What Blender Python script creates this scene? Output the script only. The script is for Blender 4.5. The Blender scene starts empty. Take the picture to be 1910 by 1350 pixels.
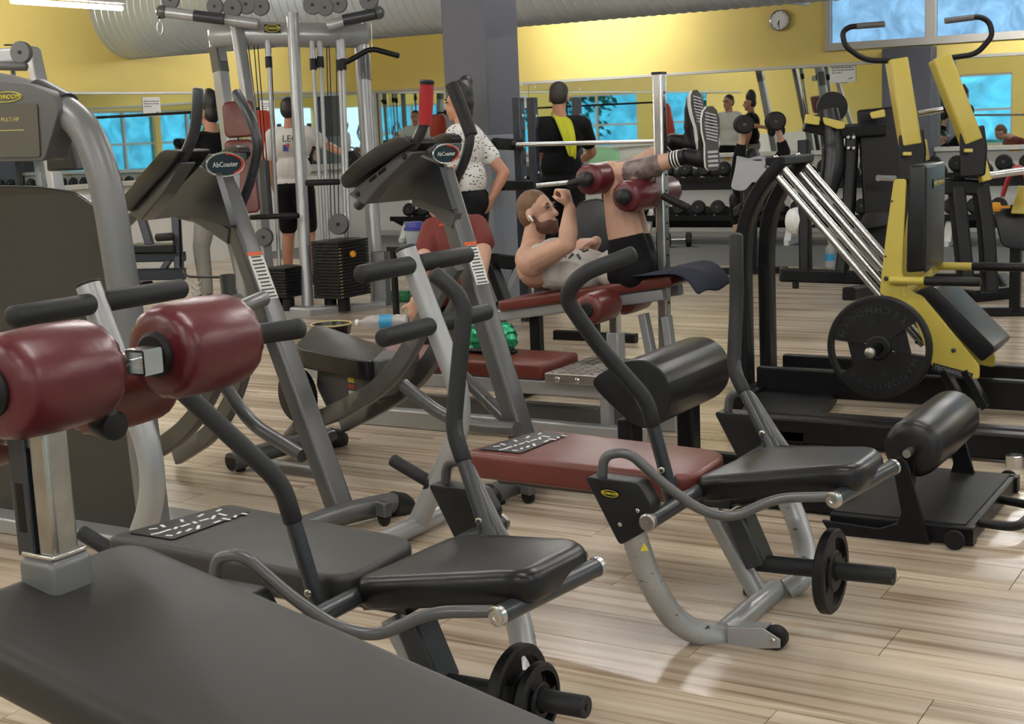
import bpy, bmesh, math, random
from mathutils import Vector, Matrix, Quaternion
random.seed(7)
SC = bpy.context.scene
COL = SC.collection
V = Vector
# ---------------------------------------------------------------- camera
HC, FPX = 1.42, 2600.0
YAW, PIT, ROL = math.radians(31), math.atan(440/2600), math.radians(2.4)
CF = V((-math.sin(YAW)*math.cos(PIT), math.cos(YAW)*math.cos(PIT), -math.sin(PIT)))
_r0 = V((math.cos(YAW), math.sin(YAW), 0)); _u0 = _r0.cross(CF)
CR = _r0*math.cos(ROL)-_u0*math.sin(ROL); CU = _u0*math.cos(ROL)+_r0*math.sin(ROL)
CC = V((0, 0, HC))
cd = bpy.data.cameras.new('camera'); cam = bpy.data.objects.new('camera', cd); COL.objects.link(cam)
cd.sensor_width = 36.0; cd.lens = FPX/1910*36.0; cd.clip_start = 0.05; cd.clip_end = 400
cam.matrix_world = Matrix(((CR.x, CU.x, -CF.x, CC.x), (CR.y, CU.y, -CF.y, CC.y), (CR.z, CU.z, -CF.z, CC.z), (0, 0, 0, 1)))
SC.camera = cam
# ---------------------------------------------------------------- world, exposure
w = bpy.data.worlds.new('world'); SC.world = w; w.use_nodes = True
wn = w.node_tree.nodes; wl = w.node_tree.links
bg = wn['Background']; bg.inputs['Color'].default_value = (0.62, 0.82, 1.0, 1); bg.inputs['Strength'].default_value = 1.9
SC.view_settings.view_transform = 'Standard'; SC.view_settings.look = 'None'
SC.view_settings.exposure = 0.08; SC.view_settings.gamma = 1.0
SC.view_settings.use_curve_mapping = False
SC.cycles.use_denoising = True
SC.cycles.max_bounces = 7; SC.cycles.glossy_bounces = 5; SC.cycles.diffuse_bounces = 3
SC.cycles.use_adaptive_sampling = True; SC.cycles.adaptive_threshold = 0.03
SC.cycles.caustics_reflective = False; SC.cycles.caustics_refractive = False; SC.cycles.transparent_max_bounces = 12
SC.cycles.sample_clamp_indirect = 3.0
LAMP_S = 105.0     # emission of the ceiling tubes
# ---------------------------------------------------------------- picking points of the place along a line of sight
def ray(u, v): return CF+CR*((u-955)/FPX)-CU*((v-675)/FPX)
def PX(u, v, X): d = ray(u, v); return CC+d*(X/d.x)
def PY(u, v, Y): d = ray(u, v); return CC+d*(Y/d.y)
def PZ(u, v, z=0.0): d = ray(u, v); return CC+d*((z-HC)/d.z)
def PD(u, v, D): return CC+ray(u, v)*D
def PN(u, v, p, n):      # plane through p with normal n
    d = ray(u, v); return CC+d*((p-CC).dot(n)/d.dot(n))
# ---------------------------------------------------------------- materials
MATS = {}
def mat(name, col, rough=0.5, metal=0.0, spec=0.5, bump=0.0, bscale=200.0, var=0.0, vscale=8.0, coat=0.0, trans=0.0, alpha=1.0, sheen=0.0):
    m = bpy.data.materials.new(name); m.use_nodes = True; nt = m.node_tree; b = nt.nodes['Principled BSDF']
    b.inputs['Base Color'].default_value = (*col, 1); b.inputs['Roughness'].default_value = rough
    b.inputs['Metallic'].default_value = metal; b.inputs['Specular IOR Level'].default_value = spec
    b.inputs['Coat Weight'].default_value = coat; b.inputs['Coat Roughness'].default_value = 0.12
    b.inputs['Transmission Weight'].default_value = trans; b.inputs['Alpha'].default_value = alpha
    b.inputs['Sheen Weight'].default_value = sheen
    tc = nt.nodes.new('ShaderNodeTexCoord')
    if bump:
        n = nt.nodes.new('ShaderNodeTexNoise'); n.inputs['Scale'].default_value = bscale; n.inputs['Detail'].default_value = 4
        nt.links.new(tc.outputs['Object'], n.inputs['Vector'])
        bp = nt.nodes.new('ShaderNodeBump'); bp.inputs['Strength'].default_value = bump; bp.inputs['Distance'].default_value = 0.004
        nt.links.new(n.outputs['Fac'], bp.inputs['Height']); nt.links.new(bp.outputs['Normal'], b.inputs['Normal'])
    if var:
        n = nt.nodes.new('ShaderNodeTexNoise'); n.inputs['Scale'].default_value = vscale; n.inputs['Detail'].default_value = 5
        nt.links.new(tc.outputs['Object'], n.inputs['Vector'])
        r = nt.nodes.new('ShaderNodeValToRGB'); r.color_ramp.elements[0].position = 0.3; r.color_ramp.elements[1].position = 0.72
        r.color_ramp.elements[0].color = (*[c*(1-var) for c in col], 1); r.color_ramp.elements[1].color = (*[min(1, c*(1+var)) for c in col], 1)
        nt.links.new(n.outputs['Fac'], r.inputs['Fac']); nt.links.new(r.outputs['Color'], b.inputs['Base Color'])
        rr = nt.nodes.new('ShaderNodeMapRange'); rr.inputs['To Min'].default_value = max(0.02, rough-0.08); rr.inputs['To Max'].default_value = min(1, rough+0.08)
        nt.links.new(n.outputs['Fac'], rr.inputs['Value']); nt.links.new(rr.outputs['Result'], b.inputs['Roughness'])
    MATS[name] = m; return m
M_SILVER = mat('silver_paint', (0.36, 0.37, 0.38), 0.32, 0.35, var=0.08, vscale=3)
M_SILVER_WORN = mat('worn_silver_paint', (0.40, 0.41, 0.42), 0.33, 0.3, var=0.12, vscale=9)
M_GREY = mat('gunmetal_paint', (0.10, 0.102, 0.105), 0.30, 0.25, var=0.1, vscale=3)
M_DGREY = mat('dark_grey_paint', (0.030, 0.0335, 0.040), 0.34, 0.15, var=0.12, vscale=4)
M_BLACK = mat('black_paint', (0.0050, 0.0050, 0.0060), 0.42, spec=.22, var=0.2, vscale=6)
M_BLACKSHEEN = mat('black_gloss_paint', (0.007, 0.007, 0.008), 0.25, coat=0.4)
M_RUBBER = mat('black_rubber', (0.0075, 0.0075, 0.008), 0.52, spec=.25, bump=0.05, bscale=300)
M_FOAM = mat('charcoal_foam', (0.015, 0.0165, 0.0185), 0.55, spec=.28, bump=0.08, bscale=250, var=0.1)
M_PLASTIC = mat('black_plastic', (0.0105, 0.011, 0.0125), 0.42, spec=.3, bump=0.04, bscale=400)
M_GPLASTIC = mat('grey_plastic', (0.085, 0.085, 0.085), 0.5, bump=0.03, bscale=300)
M_LEATHER = mat('black_leatherette', (0.0065, 0.0065, 0.008), 0.33, spec=.36, bump=0.07, bscale=120, var=0.15, vscale=4)
M_VINYL = mat('dark_grey_vinyl', (0.026, 0.026, 0.0245), 0.5, spec=.4, bump=0.06, bscale=180, var=0.08, vscale=3)
M_MAROON = mat('maroon_leatherette', (0.085, 0.0085, 0.014), 0.30, bump=0.12, bscale=60, var=0.1, vscale=5)
M_BROWNRED = mat('brownish_red_leatherette', (0.112, 0.020, 0.0145), 0.36, bump=0.1, bscale=70, var=0.12, vscale=5)
M_CHROME = mat('chrome', (0.58, 0.58, 0.58), 0.24, 1.0, var=0.05, vscale=6)
M_STEEL = mat('worn_steel', (0.40, 0.385, 0.36), 0.36, 1.0, var=0.2, vscale=14)
M_BOLT = mat('bolt_steel', (0.55, 0.53, 0.5), 0.25, 1.0)
M_YELLOW = mat('yellow_paint', (0.50, 0.40, 0.075), 0.36, var=0.05, vscale=4)
M_YLOGO = mat('yellow_print', (0.72, 0.62, 0.05), 0.5)
M_GOLD = mat('gold_print', (0.5, 0.42, 0.16), 0.4)
M_WHITE = mat('white_print', (0.75, 0.75, 0.73), 0.5)
M_PAPER = mat('paper', (0.78, 0.78, 0.76), 0.7)
M_INK = mat('ink', (0.05, 0.05, 0.05), 0.7)
M_REDP = mat('red_print', (0.45, 0.03, 0.02), 0.4)
M_ORANGE = mat('orange_print', (0.62, 0.10, 0.02), 0.4)
M_ORANGEK = mat('orange_plastic', (0.75, 0.33, 0.02), 0.35)
M_SKIN = mat('skin', (0.52, 0.305, 0.22), 0.5, var=0.08, vscale=12)
M_SKIN2 = mat('tanned_skin', (0.46, 0.22, 0.14), 0.5, var=0.08, vscale=12)
M_HAIRB = mat('black_hair', (0.008, 0.007, 0.007), 0.5, bump=0.3, bscale=90)
M_HAIRR = mat('reddish_brown_hair', (0.13, 0.068, 0.034), 0.6, bump=0.3, bscale=160, var=0.2, vscale=40)
M_BEARD = mat('brown_beard', (0.085, 0.035, 0.018), 0.65, bump=0.4, bscale=160)
M_TEEBLACK = mat('black_jersey', (0.0045, 0.0045, 0.0055), 0.85, spec=.2, bump=0.1, bscale=40)
M_TEEWHITE = mat('white_jersey', (0.66, 0.65, 0.63), 0.8, bump=0.15, bscale=35)
M_TANK = mat('heather_white_jersey', (0.52, 0.50, 0.47), 0.85, bump=0.25, bscale=22, var=0.06, vscale=20)
M_TEERED = mat('rust_red_jersey', (0.125, 0.018, 0.012), 0.8, bump=0.15, bscale=30)
M_SWEAT = mat('grey_sweat_fabric', (0.31, 0.295, 0.265), 0.85, bump=0.15, bscale=25, var=0.05)
M_LIME = mat('lime_terry', (0.42, 0.44, 0.02), 0.9, bump=0.4, bscale=150)
M_MINT = mat('mint_terry', (0.22, 0.43, 0.24), 0.9, bump=0.4, bscale=150)
M_GREYTOWEL = mat('pale_grey_terry', (0.42, 0.42, 0.45), 0.9, bump=0.4, bscale=150)
M_NAVY = mat('navy_terry', (0.010, 0.013, 0.03), 0.9, bump=0.3, bscale=150)
M_REDCLOTH = mat('red_cloth', (0.32, 0.012, 0.016), 0.75, bump=0.2, bscale=30)
M_REDBAG = mat('red_nylon', (0.48, 0.045, 0.018), 0.5, bump=0.25, bscale=9)
M_GREENPET = mat('green_bottle', (0.015, 0.26, 0.10), 0.12, trans=0.5)
M_CLEARPET = mat('clear_bottle', (0.78, 0.80, 0.82), 0.12, trans=0.65, bump=0.5, bscale=35)
M_BLUELID = mat('blue_lid', (0.03, 0.04, 0.25), 0.4)
M_CLOUDY = mat('cloudy_plastic', (0.45, 0.5, 0.55), 0.4, trans=0.3)
M_BLUELABEL = mat('blue_label', (0.03, 0.27, 0.50), 0.4)
M_DENIM = mat('dark_navy_paint', (0.012, 0.018, 0.032), 0.35)
M_COLUMN = mat('slate_grey_column_paint', (0.088, 0.092, 0.112), 0.62, bump=0.1, bscale=14, var=0.06, vscale=5)
M_WALLY = mat('yellow_wall_paint', (0.80, 0.63, 0.19), 0.7, bump=0.04, bscale=60, var=0.03, vscale=2)
M_WALLW = mat('off_white_wall_paint', (0.66, 0.65, 0.61), 0.6, bump=0.04, bscale=60, var=0.04, vscale=3)
M_CEIL = mat('ceiling_paint', (0.68, 0.68, 0.67), 0.8, var=0.03, vscale=1)
M_RUBFLOOR = mat('grey_rubber_flooring', (0.115, 0.118, 0.122), 0.6, bump=0.1, bscale=200, var=0.1, vscale=30)
M_FRAME = mat('window_frame_paint', (0.55, 0.52, 0.48), 0.5)
M_LEDGE = mat('aluminium_ledge', (0.55, 0.54, 0.5), 0.4, 0.4)
M_SEAM = mat('floor_seam', (0.03, 0.025, 0.02), 0.9)
M_LEAF = mat('leaf_green', (0.05, 0.16, 0.04), 0.6, var=0.4, vscale=3)
M_BARK = mat('bark', (0.08, 0.05, 0.03), 0.9)

def mat_emit(name, col, s):
    m = bpy.data.materials.new(name); m.use_nodes = True; nt = m.node_tree
    b = nt.nodes['Principled BSDF']; b.inputs['Base Color'].default_value = (0.9, 0.9, 0.9, 1)
    b.inputs['Emission Color'].default_value = (*col, 1); b.inputs['Emission Strength'].default_value = s; return m
M_TUBE = mat_emit('fluorescent_tube', (1.0, 0.98, 0.945), LAMP_S)
def mat_mirror():
    m = bpy.data.materials.new('mirror_glass'); m.use_nodes = True; b = m.node_tree.nodes['Principled BSDF']
    b.inputs['Base Color'].default_value = (0.74, 0.80, 0.79, 1); b.inputs['Metallic'].default_value = 1; b.inputs['Roughness'].default_value = 0.015; return m
M_MIRROR = mat_mirror()
def mat_pane(name, col, frost=0.35, scale=3.0):
    m = bpy.data.materials.new(name); m.use_nodes = True; nt = m.node_tree; nt.nodes.clear()
    o = nt.nodes.new('ShaderNodeOutputMaterial'); t = nt.nodes.new('ShaderNodeBsdfTransparent'); g = nt.nodes.new('ShaderNodeBsdfGlossy')
    g.inputs['Roughness'].default_value = 0.05; mx = nt.nodes.new('ShaderNodeMixShader'); mx.inputs[0].default_value = 0.05
    n = nt.nodes.new('ShaderNodeTexNoise'); n.inputs['Scale'].default_value = scale; n.inputs['Detail'].default_value = 6; n.inputs['Distortion'].default_value = 1.5
    tc = nt.nodes.new('ShaderNodeTexCoord'); nt.links.new(tc.outputs['Object'], n.inputs['Vector'])
    r = nt.nodes.new('ShaderNodeValToRGB'); r.color_ramp.elements[0].position = 0.25; r.color_ramp.elements[1].position = 0.8
    r.color_ramp.elements[0].color = (*[c*(1-frost) for c in col], 1); r.color_ramp.elements[1].color = (*[min(1, c*(1+frost)+0.1*frost) for c in col], 1)
    nt.links.new(n.outputs['Fac'], r.inputs['Fac']); nt.links.new(r.outputs['Color'], t.inputs['Color'])
    nt.links.new(t.outputs[0], mx.inputs[1]); nt.links.new(g.outputs[0], mx.inputs[2]); nt.links.new(mx.outputs[0], o.inputs['Surface']); return m
M_PANEB = mat_pane('blue_film_glass', (0.50, 0.62, 0.70), 0.22)
M_PANEC = mat_pane('cyan_film_glass', (0.34, 0.71, 0.80), 0.25, 1.2)
def mat_wood():
    m = bpy.data.materials.new('striped_wood_vinyl'); m.use_nodes = True; nt = m.node_tree; N = nt.nodes; L = nt.links; b = N['Principled BSDF']
    geo = N.new('ShaderNodeNewGeometry'); mp = N.new('ShaderNodeMapping'); mp.inputs['Scale'].default_value = (0.55, 22.0, 1)
    info = N.new('ShaderNodeObjectInfo'); add = N.new('ShaderNodeVectorMath'); add.operation = 'ADD'
    sc_ = N.new('ShaderNodeVectorMath'); sc_.operation = 'SCALE'; sc_.inputs[0].default_value = (17.0, 31.0, 0); L.new(info.outputs['Random'], sc_.inputs['Scale'])
    L.new(geo.outputs['Position'], mp.inputs['Vector']); L.new(mp.outputs['Vector'], add.inputs[0]); L.new(sc_.outputs['Vector'], add.inputs[1])
    n = N.new('ShaderNodeTexNoise'); n.inputs['Scale'].default_value = 1.0; n.inputs['Detail'].default_value = 7; n.inputs['Roughness'].default_value = 0.62
    L.new(add.outputs['Vector'], n.inputs['Vector'])
    r = N.new('ShaderNodeValToRGB'); e = r.color_ramp.elements
    e[0].position = 0.30; e[0].color = (0.215, 0.145, 0.10, 1); e[1].position = 0.74; e[1].color = (0.76, 0.67, 0.55, 1)
    for p, c in ((0.395, (0.37, 0.275, 0.195, 1)), (0.475, (0.56, 0.465, 0.355, 1)), (0.60, (0.65, 0.565, 0.455, 1))):
        k = e.new(p); k.color = c
    L.new(n.outputs['Fac'], r.inputs['Fac'])
    hv = N.new('ShaderNodeHueSaturation'); mr = N.new('ShaderNodeMapRange'); mr.inputs['To Min'].default_value = 0.94; mr.inputs['To Max'].default_value = 1.07
    L.new(info.outputs['Random'], mr.inputs['Value']); L.new(mr.outputs['Result'], hv.inputs['Value']); L.new(r.outputs['Color'], hv.inputs['Color'])
    mp2 = N.new('ShaderNodeMapping'); mp2.inputs['Scale'].default_value = (0.45, 4.5, 1); L.new(geo.outputs['Position'], mp2.inputs['Vector'])
    n2 = N.new('ShaderNodeTexNoise'); n2.inputs['Scale'].default_value = 1.0; n2.inputs['Detail'].default_value = 3; L.new(mp2.outputs['Vector'], n2.inputs['Vector'])
    r2 = N.new('ShaderNodeValToRGB'); r2.color_ramp.elements[0].position = 0.36; r2.color_ramp.elements[0].color = (0.62, 0.58, 0.55, 1)
    r2.color_ramp.elements[1].position = 0.62; r2.color_ramp.elements[1].color = (1.08, 1.06, 1.03, 1); L.new(n2.outputs['Fac'], r2.inputs['Fac'])
    mul = N.new('ShaderNodeMix'); mul.data_type = 'RGBA'; mul.blend_type = 'MULTIPLY'; mul.inputs[0].default_value = 0.8
    L.new(hv.outputs['Color'], mul.inputs[6]); L.new(r2.outputs['Color'], mul.inputs[7]); L.new(mul.outputs[2], b.inputs['Base Color'])
    b.inputs['Roughness'].default_value = 0.22; b.inputs['Specular IOR Level'].default_value = 0.5
    return m
M_WOOD = mat_wood()
def mat_duct():
    m = mat('spiral_duct_metal', (0.50, 0.56, 0.60), 0.36, 0.45); return m
M_DUCT = mat_duct()
# ---------------------------------------------------------------- mesh helpers
class MB:
    def __init__(s): s.v = []; s.f = []
    def add(s, vs, fs):
        o = len(s.v); s.v += [V(p) for p in vs]; s.f += [tuple(i+o for i in f) for f in fs]; return s
    def box(s, c, hx, hy, hz):
        c = V(c); hx = V(hx); hy = V(hy); hz = V(hz)
        vs = [c+hx*i+hy*j+hz*k for k in (-1, 1) for j in (-1, 1) for i in (-1, 1)]
        return s.add(vs, [(0, 2, 3, 1), (4, 5, 7, 6), (0, 1, 5, 4), (2, 6, 7, 3), (0, 4, 6, 2), (1, 3, 7, 5)])
    def abox(s, x0, x1, y0, y1, z0, z1):
        return s.box(((x0+x1)/2, (y0+y1)/2, (z0+z1)/2), ((x1-x0)/2, 0, 0), (0, (y1-y0)/2, 0), (0, 0, (z1-z0)/2))
    def tube(s, pts, r, seg=14, fillet=0.0, fs=6, caps=True, rect=None, up=None, closed=False, roundcap=False):
        P = [V(p) for p in pts]; R = list(r) if isinstance(r, (list, tuple)) else [r]*len(P)
        if fillet > 0 and len(P) > 2:
            Q = [P[0]]; RR = [R[0]]
            for i in range(1, len(P)-1):
                a, b, c = P[i-1], P[i], P[i+1]; d0 = (a-b); d1 = (c-b)
                t = min(fillet, d0.length*0.48, d1.length*0.48); p0 = b+d0.normalized()*t; p1 = b+d1.normalized()*t
                for k in range(fs+1):
                    q = k/fs; Q.append(p0*(1-q)**2+b*2*q*(1-q)+p1*q*q); RR.append(R[i])
            Q.append(P[-1]); RR.append(R[-1]); P, R = Q, RR
        n = len(P)
        T = []
        for i in range(n):
            if closed: d = P[(i+1) % n]-P[i-1]
            else: d = P[min(i+1, n-1)]-P[max(i-1, 0)]
            T.append(d.normalized())
        u = V(up) if up is not None else (V((0, 0, 1)) if abs(T[0].z) < 0.9 else V((1, 0, 0)))
        u = (u-T[0]*u.dot(T[0])).normalized(); rings = []; vs = []
        if rect:
            w_, h_ = rect; c_ = min(w_, h_)*0.22
            prof = [(w_-c_, -h_), (w_, -h_+c_), (w_, h_-c_), (w_-c_, h_), (-w_+c_, h_), (-w_, h_-c_), (-w_, -h_+c_), (-w_+c_, -h_)]
        else:
            prof = [(math.cos(2*math.pi*k/seg), math.sin(2*math.pi*k/seg)) for k in range(seg)]
        m = len(prof)
        if roundcap and not closed:
            P = [P[0]-T[0]*R[0]*0.45, P[0]-T[0]*R[0]*0.25]+P+[P[-1]+T[-1]*R[-1]*0.25, P[-1]+T[-1]*R[-1]*0.45]
            R = [R[0]*0.55, R[0]*0.86]+R+[R[-1]*0.86, R[-1]*0.55]; T = [T[0], T[0]]+T+[T[-1], T[-1]]; n = len(P)
        for i in range(n):
            if i > 0:
                q = T[i-1].rotation_difference(T[i]); u = q @ u; u = (u-T[i]*u.dot(T[i])).normalized()
            w2 = T[i].cross(u)
            for (a, b) in prof:
                k = 1.0 if rect else R[i]
                vs.append(P[i]+w2*(a*k)+u*(b*k))
        fs_ = []
        for i in range(n if closed else n-1):
            j = (i+1) % n
            for k in range(m):
                fs_.append((i*m+k, i*m+(k+1) % m, j*m+(k+1) % m, j*m+k))
        if caps and not closed:
            fs_.append(tuple(reversed(range(m)))); fs_.append(tuple(range((n-1)*m, n*m)))
        return s.add(vs, fs_)
    def lathe(s, p0, d, prof, seg=24, up=None):
        p0 = V(p0); d = V(d).normalized(); u = V(up) if up is not None else (V((0, 0, 1)) if abs(d.z) < 0.9 else V((1, 0, 0)))
        u = (u-d*u.dot(d)).normalized(); w_ = d.cross(u); vs = []; m = seg
        for (t, r) in prof:
            for k in range(m):
                a = 2*math.pi*k/m; vs.append(p0+d*t+(u*math.cos(a)+w_*math.sin(a))*max(r, 1e-5))
        fs = []
        for i in range(len(prof)-1):
            for k in range(m): fs.append((i*m+k, i*m+(k+1) % m, (i+1)*m+(k+1) % m, (i+1)*m+k))
        fs.append(tuple(reversed(range(m)))); fs.append(tuple(range((len(prof)-1)*m, len(prof)*m)))
        return s.add(vs, fs)
    def prism(s, poly, ext):
        P = [V(p) for p in poly]; e = V(ext); n = len(P)
        nrm = V((0, 0, 0))
        for i in range(n): nrm += (P[i]-P[0]).cross(P[(i+1) % n]-P[0])
        if nrm.dot(e) > 0: P = P[::-1]
        vs = P+[p+e for p in P]; fs = [tuple(range(n)), tuple(reversed(range(n, 2*n)))]
        for i in range(n): fs.append((i, i+n, (i+1) % n+n, (i+1) % n))
        return s.add(vs, fs)
    def ell(s, c, rx, ry=None, rz=None, seg=16, rings=10):
        c = V(c)
        if ry is None: rx, ry, rz = V((rx, 0, 0)), V((0, rx, 0)), V((0, 0, rx))
        rx = V(rx); ry = V(ry); rz = V(rz); vs = [c-rz]; fs = []
        for i in range(1, rings):
            t = math.pi*i/rings
            for k in range(seg):
                a = 2*math.pi*k/seg; vs.append(c-rz*math.cos(t)+(rx*math.cos(a)+ry*math.sin(a))*math.sin(t))
        vs.append(c+rz)
        for k in range(seg): fs.append((0, 1+(k+1) % seg, 1+k))
        for i in range(rings-2):
            for k in range(seg):
                a = 1+i*seg+k; b = 1+i*seg+(k+1) % seg; fs.append((a, b, b+seg, a+seg))
        o = 1+(rings-2)*seg; t = len(vs)-1
        for k in range(seg): fs.append((o+k, o+(k+1) % seg, t))
        return s.add(vs, fs)
    def cap(s, p0, r0, p1, r1, seg=12):       # tapered capsule
        p0 = V(p0); p1 = V(p1); d = p1-p0; L = d.length
        if L < 1e-6: return s.ell(p0, r0)
        d /= L; prof = []
        for k in range(5):
            a = math.pi/2*(1-k/4); prof.append((-r0*math.sin(a), r0*math.cos(a)))
        for k in range(5):
            a = math.pi/2*k/4; prof.append((L+r1*math.sin(a), r1*math.cos(a)))
        return s.lathe(p0, d, prof, seg)
    def chain(s, pr, seg=12):
        for (a, ra), (b, rb) in zip(pr[:-1], pr[1:]): s.cap(a, ra, b, rb, seg)
        return s
def build(name, mb, m, parent=None, bevel=0.0, bseg=2, angle=35, smooth=True, remesh=0.0, smoothing=0, subsurf=0, solid=0.0):
    me = bpy.data.meshes.new(name); off = parent_loc(parent)
    me.from_pydata([tuple(p-off) for p in mb.v], [], mb.f); me.validate(); me.update()
    if isinstance(m, (list, tuple)):
        for k in m: me.materials.append(k)
    else: me.materials.append(m)
    bm = bmesh.new(); bm.from_mesh(me); bmesh.ops.recalc_face_normals(bm, faces=bm.faces); bm.to_mesh(me); bm.free()
    o = bpy.data.objects.new(name, me); COL.objects.link(o)
    if parent is not None: o.parent = parent
    if smooth:
        me.shade_smooth()
        if not remesh and not subsurf: me.set_sharp_from_angle(angle=math.radians(angle))
    if solid:
        md = o.modifiers.new('solid', 'SOLIDIFY'); md.thickness = solid; md.offset = 0
    if bevel:
        md = o.modifiers.new('bevel', 'BEVEL'); md.width = bevel; md.segments = bseg; md.limit_method = 'ANGLE'; md.angle_limit = math.radians(40); md.use_clamp_overlap = True
        md.harden_normals = False
        me.shade_smooth()
        me.set_sharp_from_angle(angle=math.radians(181)) if bseg > 2 else None
    if remesh:
        md = o.modifiers.new('remesh', 'REMESH'); md.mode = 'VOXEL'; md.voxel_size = remesh; md.use_smooth_shade = True
        if smoothing:
            md = o.modifiers.new('smooth', 'SMOOTH'); md.factor = 0.5; md.iterations = smoothing
    if subsurf:
        md = o.modifiers.new('sub', 'SUBSURF'); md.levels = subsurf; md.render_levels = subsurf
    return o
_LOC = {}
def parent_loc(p):
    o = V((0, 0, 0))
    while p is not None:
        o = o+p.location; p = p.parent
    return o
def thing(name, label, cat, loc, group=None):
    o = bpy.data.objects.new(name, None); COL.objects.link(o); o.location = V(loc); o.empty_display_size = 0.1
    o['label'] = label; o['category'] = cat
    if group: o['group'] = group
    return o
def tag(o, label, cat, group=None):
    o['label'] = label; o['category'] = cat
    if group: o['group'] = group
    return o
def struct(o): o['kind'] = 'structure'; return o
def dup(root, delta, label=None, rotz=0.0):
    def cp(o, par):
        c = o.copy(); COL.objects.link(c)
        if par is not None: c.parent = par
        for ch in o.children: cp(ch, c)
        return c
    r = cp(root, None); r.location = root.location+V(delta); r.rotation_euler.z += rotz
    if label: r['label'] = label
    return r
def rpoly(corners, rad, n=5):     # planar polygon with rounded corners
    P = [V(c) for c in corners]; out = []; N = len(P)
    for i in range(N):
        a, b, c = P[i-1], P[i], P[(i+1) % N]; r = rad[i] if isinstance(rad, (list, tuple)) else rad
        t0 = min(r, (a-b).length*0.49); t1 = min(r, (c-b).length*0.49)
        p0 = b+(a-b).normalized()*t0; p1 = b+(c-b).normalized()*t1
        for k in range(n+1):
            q = k/n; out.append(p0*(1-q)**2+b*2*q*(1-q)+p1*q*q)
    return out
def pad(name, corners, th, m, parent, rad=0.04, bevel=0.02, down=None, bseg=4):
    poly = rpoly(corners, rad); nrm = (V(corners[1])-V(corners[0])).cross(V(corners[3])-V(corners[0])).normalized()
    if nrm.z < 0: nrm = -nrm
    d = V(down) if down is not None else -nrm*th
    return build(name, MB().prism(poly, d), m, parent, bevel=bevel, bseg=bseg)
_TXT = {}
def text(name, body, size, p, xdir, ydir, m, parent, extrude=0.0008, align='CENTER', width=1.0):
    key = (body, round(size, 5), round(extrude, 5), m.name)
    if key not in _TXT:
        cu = bpy.data.curves.new(name, 'FONT'); cu.body = body; cu.size = size; cu.extrude = extrude; cu.align_x = align; cu.align_y = 'CENTER'; cu.resolution_u = 2
        to = bpy.data.objects.new('tmp_text', cu); COL.objects.link(to)
        dg = bpy.context.evaluated_depsgraph_get(); me = bpy.data.meshes.new_from_object(to.evaluated_get(dg)); me.materials.clear(); me.materials.append(m)
        bpy.data.objects.remove(to); _TXT[key] = me
    o = bpy.data.objects.new(name, _TXT[key]); COL.objects.link(o)
    x = V(xdir).normalized(); y = V(ydir); y = (y-x*y.dot(x)).normalized(); z = x.cross(y)
    q = V(p)-parent_loc(parent)
    o.matrix_local = Matrix(((x.x*width, y.x, z.x, q.x), (x.y*width, y.y, z.y, q.y), (x.z*width, y.z, z.z, q.z), (0, 0, 0, 1)))
    if parent is not None: o.parent = parent; o.matrix_parent_inverse = Matrix.Identity(4)
    return o
def bolt(parent, p, d, r=0.008, name='bolt', m=None):
    return build(name, MB().lathe(p, d, [(0, r), (r*0.5, r), (r*0.8, r*0.6)], 10), m or M_BOLT, parent)
def logo_plate(parent, p, x, y, w_, h_, body, base=None, colr=None, name='badge'):
    x = V(x).normalized(); y = V(y).normalized(); n = x.cross(y)
    pl = build(name, MB().box(p, x*w_/2, y*h_/2, n*0.001), base or M_BLACK, parent)
    text('lettering', body, h_*0.5, V(p)+n*0.0018, x, y, colr or M_YLOGO, pl, width=w_*0.86/(h_*0.5*0.63*len(body)))
    ring = [V(p)+n*0.0015+x*(w_*0.47*math.cos(a*math.pi/12))+y*(h_*0.43*math.sin(a*math.pi/12)) for a in range(24)]
    build('oval_outline', MB().tube(ring, min(w_, h_)*0.03, 6, closed=True), colr or M_YLOGO, pl)
    return pl

def mat_speckle():
    m = mat('white_jersey_with_marks', (0.70, 0.69, 0.67), .85, bump=.15, bscale=35); nt = m.node_tree; N = nt.nodes; L = nt.links; b = N['Principled BSDF']
    tc = N.new('ShaderNodeTexCoord'); mp = N.new('ShaderNodeMapping'); mp.inputs['Scale'].default_value = (1, 1, 1.9); L.new(tc.outputs['Object'], mp.inputs['Vector'])
    v = N.new('ShaderNodeTexVoronoi'); v.inputs['Scale'].default_value = 33; L.new(mp.outputs['Vector'], v.inputs['Vector'])
    r = N.new('ShaderNodeValToRGB'); r.color_ramp.interpolation = 'CONSTANT'; r.color_ramp.elements[0].color = (.02, .02, .025, 1); r.color_ramp.elements[1].position = .27; r.color_ramp.elements[1].color = (.70, .69, .67, 1)
    L.new(v.outputs['Distance'], r.inputs['Fac']); L.new(r.outputs['Color'], b.inputs['Base Color']); return m
M_SPECKLE = mat_speckle()
M_PANEL = mat('pale_grey_cladding', (.22, .24, .285), .5, bump=.1, bscale=14, var=.06, vscale=5)

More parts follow.
